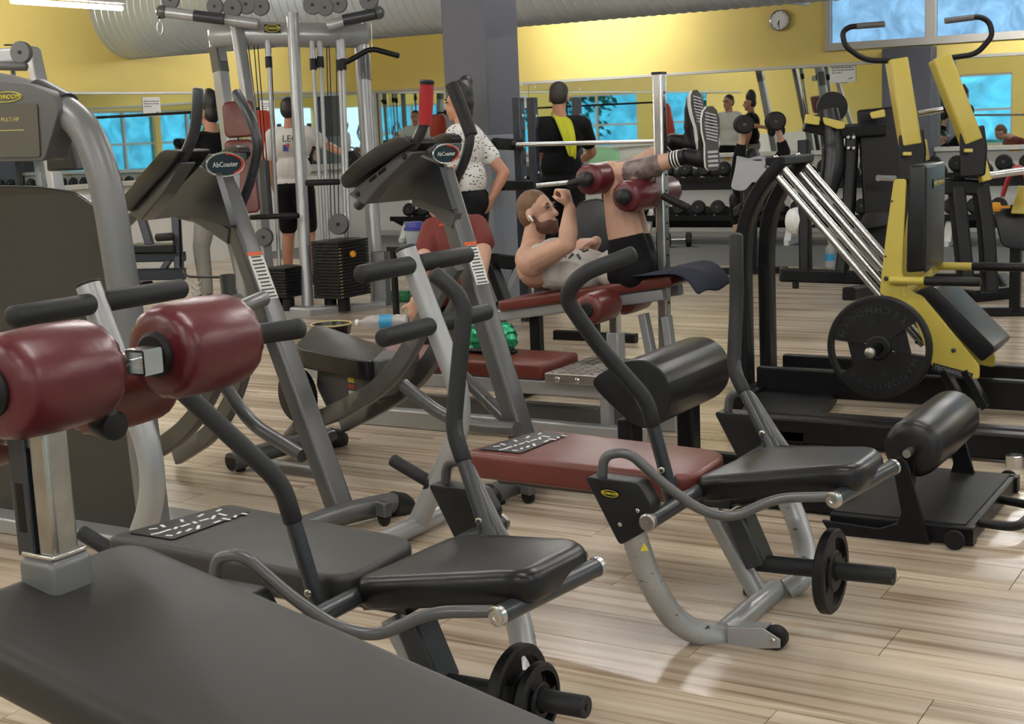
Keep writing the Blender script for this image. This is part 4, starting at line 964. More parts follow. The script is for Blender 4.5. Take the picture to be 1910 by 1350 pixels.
# ================================================================ CABLE TOWER
def pulley(parent, c, r, n, m=None, th=.03):
    o = build('pulley', MB().lathe(V(c)-V(n).normalized()*th/2, n, [(0, r*.2), (0, r*.92), (th*.2, r), (th*.35, r*.9), (th*.65, r*.9), (th*.8, r), (th, r*.92), (th, r*.2)], 28), m or M_GPLASTIC, parent)
    build('pulley_hub', MB().lathe(V(c)-V(n).normalized()*(th/2+.006), n, [(0, r*.16), (th+.012, r*.16)], 12), M_BLACK, o); return o
tw = thing('cable_tower', 'tall silver multi station cable tower with weight stacks and red backrests', 'exercise machine', PZ(580, 585, 0))
build('front_post', MB().tube([PD(545, 25, 11.2), PD(575, 584, 11.2)], .048, 18), M_SILVER, tw)
rc_ = build('side_column', MB().tube([PD(671, 45, 11.7), PD(706, 572, 11.7)], .062, 18), M_SILVER, tw)
build('dark_band', MB().tube([PD(676, 102, 11.7), PD(679, 150, 11.7)], .0635, 18), M_GREY, rc_)
lc_ = build('side_column', MB().tube([PD(402, 55, 11.9), PD(436, 330, 11.9), PD(462, 585, 11.9)], .03, rect=(.06, .05), up=(1, 0, 0)), M_SILVER, tw, bevel=.01)
build('dark_band', MB().tube([PD(405, 88, 11.9), PD(412, 135, 11.9)], .03, rect=(.0615, .0515), up=(1, 0, 0)), M_GREY, lc_)
build('blade_post', MB().tube([PD(441, 42, 11.4), PD(462, 180, 11.4), PD(482, 330, 11.4), PD(505, 570, 11.4)], .03, rect=(.055, .03), up=(1, 0, 0)), M_SILVER, tw, bevel=.01)
tb = build('top_beam', MB().tube([PD(402, 66, 11.6), PD(480, 64, 11.5), PD(600, 66, 11.5), PD(676, 66, 11.7)], .10, 22, roundcap=True), M_SILVER, tw)
lp_ = PD(508, 53, 11.36); logo_plate(tb, lp_, CR, CU, .13, .065, 'TECHNOGYM')
for P in (((303, 22), (390, 33), (480, 45)), ((615, 48), (650, 38), (705, 24))):
    ar_ = build('pulley_arm', MB().tube([PD(u, v, 11.3) for (u, v) in P], .045, 16, roundcap=True), M_SILVER, tw)
    e = P[0] if P[0][0] < 400 else P[-1]
    build('arm_end', MB().ell(PD(*e, 11.3), .055), M_GREY, ar_)
build('arm_pad', MB().tube([PD(362, 29, 11.25), PD(418, 36, 11.25)], .046, 14), M_DGREY, tw)
build('arm_pad', MB().tube([PD(640, 38, 11.25), PD(700, 26, 11.25)], .046, 14), M_DGREY, tw)
for (u, v, r) in ((318, 0, .075), (401, 12, .07), (434, 15, .08), (459, 8, .08), (486, 12, .075), (583, 9, .08), (606, 14, .07), (631, 7, .075), (688, 0, .08)):
    pulley(tw, PD(u, v, 11.35), r, (.45, -.85, 0))
for (u0, v0, u1, v1) in ((499, 70, 524, 545), (582, 74, 603, 470), (596, 70, 613, 462), (638, 74, 652, 462), (632, 76, 646, 458)):
    a, b = PD(u0, v0, 11.45), PD(u1, v1, 11.45)
    gr = build('guide_rod', MB().tube([a, b], .016, 12), M_SILVER, tw)
    build('rod_sleeve', MB().tube([a, a+(b-a)*(40/(v1-v0))], .027, 12), M_SILVER, gr)
    build('rod_ring', MB().tube([a+(b-a)*(36/(v1-v0)), a+(b-a)*(56/(v1-v0))], .030, 12), M_BLACK, gr)
for (u0, v0, u1, v1) in ((462, 78, 486, 270), (473, 78, 492, 300), (480, 78, 500, 330), (505, 80, 514, 300), (609, 86, 618, 420), (614, 86, 625, 400), (626, 40, 632, 418)):
    build('cable', MB().tube([PD(u0, v0, 11.5), PD(u1, v1, 11.5)], .0045, 6), M_BLACK, tw)
pulley(tw, PD(632, 418, 11.3), .085, (.35, -.9, .05), th=.05); pulley(tw, PD(493, 442, 11.3), .075, (.35, -.9, .05), th=.05)
def stack(u, v, n, ph, hx, hy, D, step=.0255):
    b = PD(u, v, D)
    for i in range(n):
        z = b.z+.02+i*step
        build('stack_plate', MB().abox(b.x-hx, b.x+hx, b.y-hy, b.y+hy, z, z+step-.004), M_PLASTIC, tw, bevel=.002, bseg=1)
    for s in (-1, 1): build('stack_bumper', MB().lathe(V((b.x+s*hx*.5, b.y-hy*.4, b.z-.09)), (0, 0, 1), [(0, .05), (.1, .05)], 14), M_RUBBER, tw)
    return b
b = stack(640, 556, 18, .02, .135, .20, 11.25)
for i in range(16): build('stack_number', MB().abox(b.x+.1355, b.x+.1365, b.y-.195, b.y-.165, b.z+.03+i*.0255, b.z+.037+i*.0255), M_GOLD, tw)
build('stack_pin', MB().lathe(V((b.x+.13, b.y-.05, b.z+.365)), (1, -.3, 0), [(0, .006), (.03, .006), (.032, .022), (.045, .028), (.06, .022), (.066, .008)], 14), M_ORANGEK, tw)
stack(536, 556, 10, .02, .11, .14, 11.2, .024)
build('base_beam', MB().tube([PD(520, 585, 11.2), PD(575, 588, 11.1), PD(715, 578, 11.4)], .05, rect=(.06, .07)), M_SILVER, tw, bevel=.01)
build('base_beam', MB().tube([PD(575, 588, 11.1), PD(462, 588, 11.8)], .05, rect=(.05, .06)), M_SILVER, tw, bevel=.01)
build('side_panel', MB().prism([PD(u, v, 11.5) for (u, v) in ((690, 470), (716, 468), (722, 590), (700, 592))], V((.02, .05, 0))), M_GREY, tw, bevel=.006)
for poly in (((413, 190), (472, 186), (478, 254), (420, 258)), ((417, 262), (472, 259), (482, 305), (424, 310)), ((448, 300), (476, 300), (486, 396), (446, 400))):
    build('backrest_pad', MB().prism(rpoly([PD(u, v, 11.0) for (u, v) in poly], .05, 4), ray(450, 280).normalized()*.09), M_BROWNRED, tw, bevel=.02, bseg=3)
build('press_bar', MB().tube([PD(468, 405, 11.1), PD(556, 402, 11.0)], .022, 12, roundcap=True), M_BLACK, tw)
build('backrest_post', MB().tube([PD(492, 300, 11.3), PD(500, 400, 11.3)], .03, rect=(.035, .03), up=(1, 0, 0)), M_DGREY, tw)
build('lat_bar', MB().tube([PD(646, 116, 11.3), PD(668, 104, 11.3), PD(692, 90, 11.3), PD(743, 104, 11.3)], .022, 12, fillet=.06, roundcap=True), M_BLACK, tw)
build('chain', MB().tube([PD(693, 42, 11.3), PD(694, 92, 11.3)], .008, 6), M_STEEL, tw)
hk = build('cable_stop', MB().tube([PD(298, 18, 11.3), PD(299, 34, 11.3)], .025, 10), M_BLACK, tw)
build('carabiner', MB().tube([PD(299, 36, 11.3)]+[PD(299+5.5*math.sin(t*.52), 52-13*math.cos(t*.52), 11.3) for t in range(12)], .006, 6), M_STEEL, hk)
for (u0, v0, u1, v1) in ((560, 300, 640, 300),): pass
build('side_handle', MB().tube([PD(572, 341, 10.9), PD(632, 339, 10.9)], .024, 12, roundcap=True), M_RUBBER, tw)
# cable station further left, behind the grey machine
cs_ = thing('cable_station', 'grey cable station with a big pulley at the upper left edge', 'exercise machine', PZ(10, 640, 0))
build('station_post', MB().tube([PD(60, 92, 9.6), PD(76, 165, 9.6), PD(150, 640, 9.4)], .04, rect=(.05, .035), up=(1, 0, 0)), M_SILVER, cs_, bevel=.006)
build('station_beam', MB().tube([PD(-60, 110, 9.7), PD(66, 100, 9.6)], .04, rect=(.06, .05)), M_SILVER, cs_, bevel=.006)
build('cable_arm', MB().tube([PD(-60, 122, 9.4), PD(48, 124, 9.4)], .03, 14, roundcap=True), M_GREY, cs_)
pulley(cs_, PD(40, 98, 9.4), .075, (.35, -.9, .05), th=.05)
build('guide_rod', MB().tube([PD(24, 128, 9.5), PD(34, 330, 9.5)], .018, 10), M_CHROME, cs_)
build('cable', MB().tube([PD(8, 84, 9.45), PD(36, 84, 9.45)], .006, 6), M_BLACK, cs_)
build('station_base', MB().tube([PZ(-60, 640, .04), PZ(160, 640, .04)], .03, rect=(.04, .04)), M_SILVER, cs_)

# ================================================================ LOW FLAT BENCH WITH CHECKER PLATE
gb = PZ(722, 793, 0); Yb = gb.y
fb_ = thing('flat_bench', 'low dark red flat bench with a checker plate end, behind the second ab coaster', 'weight bench', V((gb.x, Yb+.15, 0)))
q0, q1 = PY(560, 655, Yb), PY(1012, 678, Yb); zf = (q0.z+q1.z)/2
pad('bench_pad', [(q0.x, Yb, zf), (q1.x, Yb, zf), (q1.x, Yb+.36, zf), (q0.x, Yb+.36, zf)], .075, M_BROWNRED, fb_, rad=.03, bevel=.016)
build('bench_frame', MB().tube([V((q0.x+.02, Yb+.04, zf-.11)), V((q1.x+.42, Yb+.04, zf-.11))], .03, rect=(.03, .035)), M_SILVER, fb_, bevel=.004)
build('bench_frame', MB().tube([V((q0.x+.02, Yb+.32, zf-.11)), V((q1.x+.42, Yb+.32, zf-.11))], .03, rect=(.03, .035)), M_SILVER, fb_, bevel=.004)
ck = build('checker_plate', MB().abox(q1.x+.03, q1.x+.48, Yb-.04, Yb+.42, zf-.075, zf-.03), M_STEEL, fb_, bevel=.004)
for i in range(9):
    for j in range(9):
        c = V((q1.x+.055+i*.05, Yb-.01+j*.05, zf-.03)); a = .78 if (i+j) % 2 else -.78
        build('tread', MB().box(c, V((math.cos(a), math.sin(a), 0))*.016, V((-math.sin(a), math.cos(a), 0))*.005, (0, 0, .0022)), M_CHROME, ck)
for i in range(4): bolt(ck, V((q1.x+.1+i*.1, Yb-.041, zf-.055)), (0, -1, 0), .014, 'tread', M_CHROME)
for X in (q0.x+.15, q1.x+.3):
    for yy in (Yb+.04, Yb+.32): build('leg', MB().tube([V((X, yy, .04)), V((X, yy, zf-.13))], .03, rect=(.025, .025), up=(1, 0, 0)), M_SILVER, fb_)
build('base_beam', MB().tube([V((PZ(610, 785, 0).x, Yb, .045)), V((q1.x+.5, Yb, .045))], .03, rect=(.03, .045)), M_SILVER, fb_, bevel=.004)
build('base_beam', MB().tube([V((PZ(610, 785, 0).x, Yb+.36, .045)), V((q1.x+.5, Yb+.36, .045))], .03, rect=(.03, .045)), M_SILVER, fb_, bevel=.004)

# ================================================================ SIT-UP BENCH OF THE MAN
YM = 6.42
ab = thing('sit_up_bench', 'dark red inclined sit up bench with chrome upright and roller pads under the man', 'weight bench', PD(1200, 745, 7.0)*1.0)
ab.location.z = 0
k0, k1 = PY(925, 562, YM-.16), PY(1250, 512, YM-.16)
pad('bench_pad', [k0, k1, k1+V((0, .32, 0)), k0+V((0, .32, 0))], .06, M_BROWNRED, ab, rad=.03, bevel=.016)
build('bench_beam', MB().tube([PY(930, 588, YM-.1), PY(1240, 548, YM-.1)], .03, rect=(.03, .03)), M_SILVER, ab, bevel=.004)
build('bench_beam', MB().tube([PY(930, 588, YM-.1)+V((0, .2, 0)), PY(1240, 548, YM-.1)+V((0, .2, 0))], .03, rect=(.03, .03)), M_SILVER, ab, bevel=.004)
f0 = PY(1000, 595, YM); build('rear_leg', MB().tube([V((f0.x, YM, .03)), f0+V((0, 0, .02))], .03, rect=(.03, .03), up=(1, 0, 0)), M_BLACK, ab)
build('rear_foot', MB().tube([V((f0.x, YM-.3, .03)), V((f0.x, YM+.3, .03))], .03, rect=(.03, .03)), M_BLACK, ab)
up_t = PD(1229, 138, 6.85); up_ = build('chrome_upright', MB().tube([V((up_t.x, up_t.y, 0)), up_t], .03, rect=(.031, .026), up=(1, 0, 0)), M_CHROME, ab, bevel=.004)
build('top_cap', MB().box(up_t+V((0, 0, .004)), (.027, 0, 0), (0, .032, 0), (0, 0, .006)), M_PLASTIC, up_)
for i in range(16): build('pin_hole', MB().lathe(V((up_t.x+.0265, up_t.y, .35+i*.08)), (1, 0, 0), [(0, .007), (.0012, .007)], 10), M_BLACK, up_)
up2 = V((up_t.x, up_t.y, 0))
build('upright_base', MB().tube([up2+V((-1.6, .0, .04)), up2+V((.1, 0, .04))], .03, rect=(.035, .035)), M_SILVER, ab, bevel=.004)
build('base_foot', MB().tube([up2+V((0, -.35, .035)), up2+V((0, .35, .035))], .03, rect=(.035, .03)), M_SILVER, ab, bevel=.004)
for (u0, v0, u1, v1) in ((1200, 585, 1216, 665), (1243, 590, 1252, 660)):
    a, c = PY(u0, v0, YM-.1), PY(u1, v1, YM-.1); c = a+(c-a)*(a.z-.03)/(a.z-c.z)
    build('front_leg', MB().tube([a, c], .02, rect=(.02, .03), up=(0, 1, 0)), M_SILVER, ab)
# lower rollers
XL1 = PY(1150, 565, YM-.15).x; la = PX(1094, 579, XL1); lb2 = PX(1139, 565, XL1); lc2 = PX(1152, 561, XL1); ld2 = PX(1194, 549, XL1); zl = (la.z+ld2.z)/2
roller('lower_roller', V((XL1, la.y, zl)), V((XL1, lb2.y, zl)), .078, M_BROWNRED, ab)
roller('lower_roller', V((XL1, lc2.y+.03, zl)), V((XL1, ld2.y+.03, zl)), .078, M_BROWNRED, ab)
yp = lb2.y+.045
build('roller_post', MB().tube([V((XL1, yp, .28)), V((XL1, yp, zl))], .02, rect=(.026, .022), up=(1, 0, 0)), M_CHROME, ab)
build('post_sleeve', MB().tube([V((XL1, yp, .05)), V((XL1, yp, .37))], .03, rect=(.042, .035), up=(1, 0, 0)), M_SILVER, ab, bevel=.003)
build('sleeve_knob', MB().lathe(V((XL1-.04, yp, .33)), (-1, 0, 0), [(0, .012), (.02, .012), (.022, .024), (.045, .024)], 14), M_PLASTIC, ab)
# knee rollers on the upright
XK = PY(1165, 366, YM-.3).x; ka = PX(1165, 367, XK); kb = PX(1250, 351, XK)
roller('knee_roller', V((XK, ka.y, ka.z)), V((XK, kb.y, ka.z)), .077, M_MAROON, ab)
build('roller_knob', MB().ell(V((XK, ka.y-.02, ka.z)), (.042, 0, 0), (0, .035, 0), (0, 0, .042)), M_PLASTIC, ab)
XK2 = PY(1095, 334, YM-.3).x; kc = PX(1095, 335, XK2)
roller('knee_roller', V((XK2, kc.y, kc.z)), V((XK2, kc.y+.5, kc.z)), .077, M_MAROON, ab)
build('roller_knob', MB().ell(V((XK2, kc.y-.02, kc.z)), (.042, 0, 0), (0, .035, 0), (0, 0, .042)), M_PLASTIC, ab)
build('roller_bar', MB().tube([V((XK2, kc.y+.2, kc.z)), V((XK, kc.y+.2, ka.z)), V((up_t.x, up_t.y, ka.z))], .02, rect=(.02, .02)), M_BLACK, ab)
build('side_handle', MB().tube([V((XK2, kc.y-.02, kc.z)), PD(1062, 344, 6.85)], .020, 12, roundcap=True), M_RUBBER, ab)
build('side_handle', MB().tube([PD(1238, 366, 6.85), PD(1284, 388, 6.8)], .020, 12, roundcap=True), M_RUBBER, ab)
# navy towel hanging over the bench end
tws = MB(); cols = []
T0 = [PY(1195, 515, YM-.2), PY(1262, 505, YM-.2)]
pr = []
for i in range(9):
    f = i/8; base = [(1170, 520), (1230, 508), (1262, 506), (1285, 522), (1300, 552)]
    row = []
    for (u, v) in base: row.append(PY(u, v, YM-.22)+V((0, f*.46, .012*math.sin(f*9+u))))
    pr.append(row)
vs = [p for r in pr for p in r]; n5 = 5
tag(build('towel', MB().add(vs, [(i*n5+j, i*n5+j+1, (i+1)*n5+j+1, (i+1)*n5+j) for i in range(8) for j in range(4)]), M_NAVY, solid=.012, subsurf=1), 'navy towel hanging over the end of the sit up bench', 'towel')

# ================================================================ SQUAT RACK WITH BARBELL
sr = thing('squat_rack', 'black squat rack with drilled posts beside the grey column', 'weight rack', PD(975, 590, 10.4)*1.0); sr.location.z = 0
def vpost(u, vtop, D, rx, ry, m, parent, name='post', zb_=0.0):
    p = PD(u, vtop, D); return build(name, MB().tube([V((p.x, p.y, zb_)), p], .03, rect=(rx, ry), up=(1, 0, 0)), m, parent, bevel=.004), p
for (u, D) in ((966, 10.0), (992, 10.9), (1075, 12.0)):
    o_, p = vpost(u, 182, D, .035, .035, M_DENIM, sr)
    for i in range(12): build('drill_hole', MB().lathe(V((p.x+.0355, p.y, .5+i*.11)), (1, 0, 0), [(0, .011), (.0012, .011)], 8), M_WHITE if i % 2 else M_BLACK, o_)
build('cross_bar', MB().tube([PD(925, 268, 9.8), PD(970, 270, 10.0)], .03, rect=(.035, .04)), M_BLACK, sr)
build('cross_bar', MB().tube([PD(935, 346, 9.8), PD(990, 346, 10.0)], .03, rect=(.03, .035)), M_BLACK, sr)
build('safety_bar', MB().tube([PD(922, 486, 9.7), PD(975, 492, 9.9)], .03, rect=(.05, .05)), M_BLACK, sr)
build('base_bar', MB().tube([PD(930, 572, 9.7), PD(1000, 574, 9.9)], .03, rect=(.035, .035)), M_BLACK, sr)
build('diagonal_brace', MB().tube([PD(968, 492, 9.8), PD(932, 566, 9.8)], .02, rect=(.02, .02)), M_SILVER, sr)
build('diagonal_brace', MB().tube([PD(916, 492, 9.7), PD(944, 566, 9.7)], .03, rect=(.05, .03)), M_BLACK, sr)
bb_ = thing('barbell', 'chrome barbell resting across the black squat rack', 'barbell', PD(1090, 268, 10.3))
build('bar', MB().tube([PD(945, 270, 9.9), PD(1250, 263, 9.9)], .016, 14), M_CHROME, bb_)
build('sleeve', MB().tube([PD(912, 268, 9.9), PD(962, 270, 9.9)], .03, 14), M_BLACK, bb_)
b2 = thing('barbell', 'lower chrome bar on the squat rack behind the lying man', 'barbell', PD(1030, 345, 10.8))
build('bar', MB().tube([PD(1000, 346, 10.8), PD(1062, 340, 10.8)], .02, 12), M_CHROME, b2)
# dark seat back behind the lying man
sb_ = thing('incline_bench', 'dark bench with a rounded backrest behind the lying man', 'weight bench', PD(1095, 600, 9.2)*1.0); sb_.location.z = 0
build('backrest', MB().prism(rpoly([PD(u, v, 9.0) for (u, v) in ((1072, 380), (1112, 366), (1140, 378), (1140, 470), (1076, 474))], .06, 4), ray(1100, 420).normalized()*.07), M_LEATHER, sb_, bevel=.02, bseg=3)
p = PD(1105, 470, 9.1); build('support_post', MB().tube([V((p.x, p.y, .03)), p], .03, rect=(.03, .03), up=(1, 0, 0)), M_BLACK, sb_)
build('foot', MB().tube([V((p.x-.3, p.y, .03)), V((p.x+.3, p.y, .03))], .03, rect=(.03, .03)), M_BLACK, sb_)

# ================================================================ DUMBBELL RACK AND DUMBBELLS
YR = 14.95
rk = thing('dumbbell_rack', 'long two tier dumbbell rack with white frames along the mirror wall', 'weight rack', (-6.0, YR, 0))
RX0, RX1 = -10.6, -1.6
for zt, yo in ((.66, .14), (.24, -.06)):
    build('shelf', MB().box(((RX0+RX1)/2, YR+yo, zt), ((RX1-RX0)/2, 0, 0), (0, .15, -.06), (0, .004, .012)), M_BLACK, rk)
    build('shelf_rail', MB().tube([V((RX0, YR+yo-.15, zt+.06)), V((RX1, YR+yo-.15, zt+.06))], .012, rect=(.01, .03)), M_BLACK, rk)
for i in range(6):
    X = RX0+.2+i*(RX1-RX0-.4)/5
    build('rack_frame', MB().tube([V((X, YR-.25, .04)), V((X, YR-.1, .3)), V((X, YR+.1, .62)), V((X, YR+.28, .80))], .03, rect=(.022, .04), fillet=.1, up=(1, 0, 0)), M_WHITE, rk, bevel=.004)
    build('rack_foot', MB().tube([V((X, YR-.3, .03)), V((X, YR+.35, .03))], .03, rect=(.025, .03), up=(0, 0, 1)), M_WHITE, rk)
def dumbbell(c, d, R, L, lab, grp='dumbbells on the long rack'):
    t = thing('dumbbell', lab, 'dumbbell', c, grp); c = V(c); d = V(d).normalized()
    build('handle', MB().tube([c-d*L*.5, c+d*L*.5], .016, 10), M_STEEL, t)
    for s in (-1, 1): build('head', MB().lathe(c+d*s*L*.28, d*s, [(0, R*.75), (.012, R), (L*.22-.012, R), (L*.22, R*.8), (L*.22, R*.3)], 20), M_RUBBER, t)
    return t
d1 = dumbbell((RX0+.3, YR+.10, .80), (0, 1, -.38), .085, .30, 'black rubber dumbbell on the upper tier of the long rack')
d2 = dumbbell((RX0+.3, YR-.10, .375), (0, 1, -.38), .085, .30, 'black rubber dumbbell on the lower tier of the long rack')
x = RX0+.3
while x < RX1-.4:
    x += .235
    if abs(x+3.2) < 0: continue
    dup(d1, (x-d1.location.x, 0, 0)); dup(d2, (x-d2.location.x, 0, 0))
# loose dumbbell on a rail by the white frame
dumbbell(PY(1265, 447, 14.4)*1.0, (1, .4, 0), .085, .30, 'black dumbbell lying on the rubber floor by the white rack frame', None)

# ================================================================ CHEST PRESS (black and yellow) BEHIND THE HACK SQUAT
cpm = thing('chest_press_machine', 'black plate loaded press machine with yellow details behind the hack squat rails', 'exercise machine', PZ(1600, 545, 0))
def BK(u, v, D=10.2): return PD(u, v, D)
build('main_body', MB().prism([BK(u, v) for (u, v) in ((1598, 205), (1690, 196), (1690, 420), (1672, 545), (1612, 420))], ray(1640, 350).normalized()*.25), M_BLACK, cpm, bevel=.02)
build('front_post', MB().tube([BK(1500, 262), BK(1503, 510)], .03, rect=(.045, .04), up=(1, 0, 0)), M_BLACK, cpm, bevel=.006)
build('mid_post', MB().tube([BK(1590, 248), BK(1584, 380), BK(1570, 512)], .03, rect=(.05, .04), up=(1, 0, 0)), M_BLACK, cpm, bevel=.006)
for (u, v) in ((1582, 256), (1592, 256), (1582, 276), (1592, 276)): bolt(cpm, BK(u, v, 10.14), -ray(1590, 260), .014)
build('lever_arm', MB().tube([BK(1500, 232), BK(1560, 246), BK(1650, 240)], .03, rect=(.05, .05)), M_BLACK, cpm, bevel=.01)
build('curved_pad', MB().tube([BK(1545, 205), BK(1552, 250), BK(1556, 300), BK(1545, 360)], [.07, .08, .085, .06], 16, fillet=.1), M_LEATHER, cpm)
build('weight_disc', MB().lathe(BK(1550, 200, 10.5), (.5, -.86, 0), [(0, .03), (0, .10), (.02, .115), (.05, .115), (.05, .03)], 32), M_RUBBER, cpm)
for poly in (((1502, 212), (1530, 218), (1528, 234), (1500, 230)), ((1534, 218), (1578, 228), (1575, 240), (1562, 241), (1537, 232)), ((1622, 210), (1650, 203), (1652, 218), (1626, 222))):
    build('yellow_cover', MB().prism(rpoly([BK(u, v, 10.05) for (u, v) in poly], .01, 2), ray(1560, 230).normalized()*.08), M_YELLOW, cpm, bevel=.008)
build('base_beam', MB().tube([BK(1455, 512), BK(1680, 520)], .04, rect=(.045, .05)), M_BLACK, cpm, bevel=.006)
build('base_foot', MB().tube([BK(1583, 548, 9.4), BK(1640, 538, 10.2)], .04, rect=(.045, .045)), M_BLACK, cpm, bevel=.006)
build('foot_peg', MB().lathe(BK(1484, 525, 10.15), (0, 0, -1), [(0, .025), (.05, .025)], 10), M_RUBBER, cpm)
build('seat', MB().prism(rpoly([BK(u, v, 9.9) for (u, v) in ((1612, 398), (1655, 396), (1660, 420), (1600, 428))], .02, 3), ray(1630, 410).normalized()*.3), M_LEATHER, cpm, bevel=.015, bseg=3)
build('weight_horn', MB().tube([BK(1638, 332, 9.9), BK(1668, 333, 10.0)], .024, 12), M_CHROME, cpm)
hr_ = MB().lathe(BK(1476, 412, 10.3), (1, -.2, 0), [(0, .05), (.0, .09), (.03, .10), (.08, .10), (.11, .07), (.16, .04)], 24)
build('roll_pad', hr_, M_WHITE, cpm)

# ================================================================ PULLDOWN WITH TALL YELLOW ARMS
yp_ = thing('pulldown_machine', 'plate loaded pulldown machine with two tall yellow arms and bent black handles', 'exercise machine', PZ(1790, 600, 0))
def YK(u, v, D=8.6): return PD(u, v, D)
for (poly, hnd) in (([(1672, 112), (1698, 272)], [(1662, 114), (1612, 112), (1576, 86), (1571, 60), (1584, 50), (1648, 45)]), ([(1752, 108), (1812, 266)], [(1764, 109), (1822, 101), (1852, 66), (1845, 40), (1828, 31), (1764, 39)])):
    arm = build('yellow_arm', MB().tube([YK(*poly[0]), YK(*poly[1])], .03, rect=(.062, .06), up=CR), M_YELLOW, yp_, bevel=.012, bseg=3)
    hb_ = build('handle_tube', MB().tube([YK(u, v) for (u, v) in hnd], .017, 14, fillet=.06), M_BLACK, yp_)
    a, b = YK(*hnd[-2]), YK(*hnd[-1]); build('grip_sleeve', MB().tube([a*.8+b*.2, b+(b-a)*.02], .019, 14), M_GREY, hb_)
    u, v = poly[1]
    build('pivot_head', MB().prism(rpoly([YK(u+dx, v+dy, 8.55) for (dx, dy) in ((-22, -20), (24, -34), (30, 10), (26, 62), (-22, 66))], .02, 3), ray(u, v).normalized()*.20), M_BLACK, yp_, bevel=.015)
    build('yellow_tag', MB().box(YK(u-6, v+15, 8.5), CR*.026, CU*.011, CF*.01), M_YELLOW, yp_, bevel=.004)
build('rear_lever', MB().tube([YK(1822, 275), YK(1838, 338)], .03, rect=(.04, .03), up=CR), M_YELLOW, yp_, bevel=.01)
build('rear_lever', MB().tube([YK(1718, 262, 8.9), YK(1724, 300, 8.9)], .03, rect=(.03, .03), up=CR), M_YELLOW, yp_, bevel=.01)
build('weight_horn', MB().tube([YK(1838, 328), YK(1925, 316)], .024, 14), M_CHROME, yp_)
build('weight_horn', MB().tube([YK(1712, 212, 8.9), YK(1758, 204, 8.9)], .020, 14), M_CHROME, yp_)
for P in (((1700, 330), (1715, 470), (1730, 530)), ((1782, 330), (1792, 430), (1802, 530)), ((1828, 345), (1840, 430), (1846, 545))):
    build('upright', MB().tube([YK(u, v, 8.7) for (u, v) in P], .03, rect=(.05, .045), fillet=.1, up=CR), M_BLACK, yp_, bevel=.008)
build('cross_member', MB().tube([YK(1700, 345, 8.7), YK(1830, 350, 8.7)], .03, rect=(.05, .05)), M_BLACK, yp_, bevel=.008)
ba_ = PZ(1805, 562, .04)
build('base_frame', MB().tube([PZ(1700, 540, .045), PZ(1820, 552, .045), PZ(1888, 545, .045), PZ(1870, 520, .045), PZ(1720, 520, .045)], .04, rect=(.045, .045)), M_BLACK, yp_, bevel=.006)
build('seat_pad', MB().prism(rpoly([YK(u, v, 9.4) for (u, v) in ((1852, 398), (1885, 380), (1920, 382), (1920, 470), (1868, 460))], .04, 3), ray(1890, 420).normalized()*.12), M_LEATHER, yp_, bevel=.02, bseg=3)
build('knee_lever', MB().prism([YK(u, v, 9.3) for (u, v) in ((1900, 345), (1925, 352), (1925, 400), (1885, 398))], ray(1900, 370).normalized()*.05), M_YELLOW, yp_, bevel=.006)
build('orange_knob', MB().lathe(YK(1850, 386, 9.2), CR*1.0, [(0, .025), (.01, .032), (.05, .03), (.055, .01), (.12, .008)], 14), M_ORANGEK, yp_)
# red cloth thrown over the machine bar
rg = []
for i in range(8):
    f = i/7; row = []
    for (du, dv) in ((-14, 52), (-6, 18), (8, -4), (24, -8), (34, 20), (38, 62)):
        row.append(PD(1880+du+f*6, 322+dv-8*math.sin(f*3)+4*math.sin(du+f*8), 9.0+f*.22))
    rg.append(row)
vs = [p for r in rg for p in r]
tag(build('towel', MB().add(vs, [(i*6+j, i*6+j+1, (i+1)*6+j+1, (i+1)*6+j) for i in range(7) for j in range(5)]), M_REDCLOTH, solid=.015, subsurf=2), 'red cloth thrown over a machine at the right edge', 'towel')
# ================================================================ PEOPLE
def head_mesh(mb, c, up, fw, k=1.0):
    c = V(c); u = V(up).normalized(); f = V(fw); f = (f-u*f.dot(u)).normalized(); r = f.cross(u)
    mb.ell(c+u*.03*k-f*.012*k, r*.074*k, f*.094*k, u*.088*k)
    mb.ell(c-u*.045*k+f*.022*k, r*.056*k, f*.066*k, u*.066*k)
    mb.ell(c-u*.098*k+f*.062*k, r*.026*k, f*.024*k, u*.02*k)
    mb.cap(c+f*.086*k+u*.012*k, .010*k, c+f*.106*k-u*.028*k, .015*k)
    mb.ell(c+f*.078*k+u*.028*k, r*.045*k, f*.014*k, u*.012*k)
    mb.ell(c+f*.080*k-u*.060*k, r*.024*k, f*.016*k, u*.012*k)
    for s in (-1, 1): mb.ell(c+r*s*.077*k-f*.008*k-u*.008*k, r*.010*k, f*.02*k, u*.032*k)
    return u, f, r
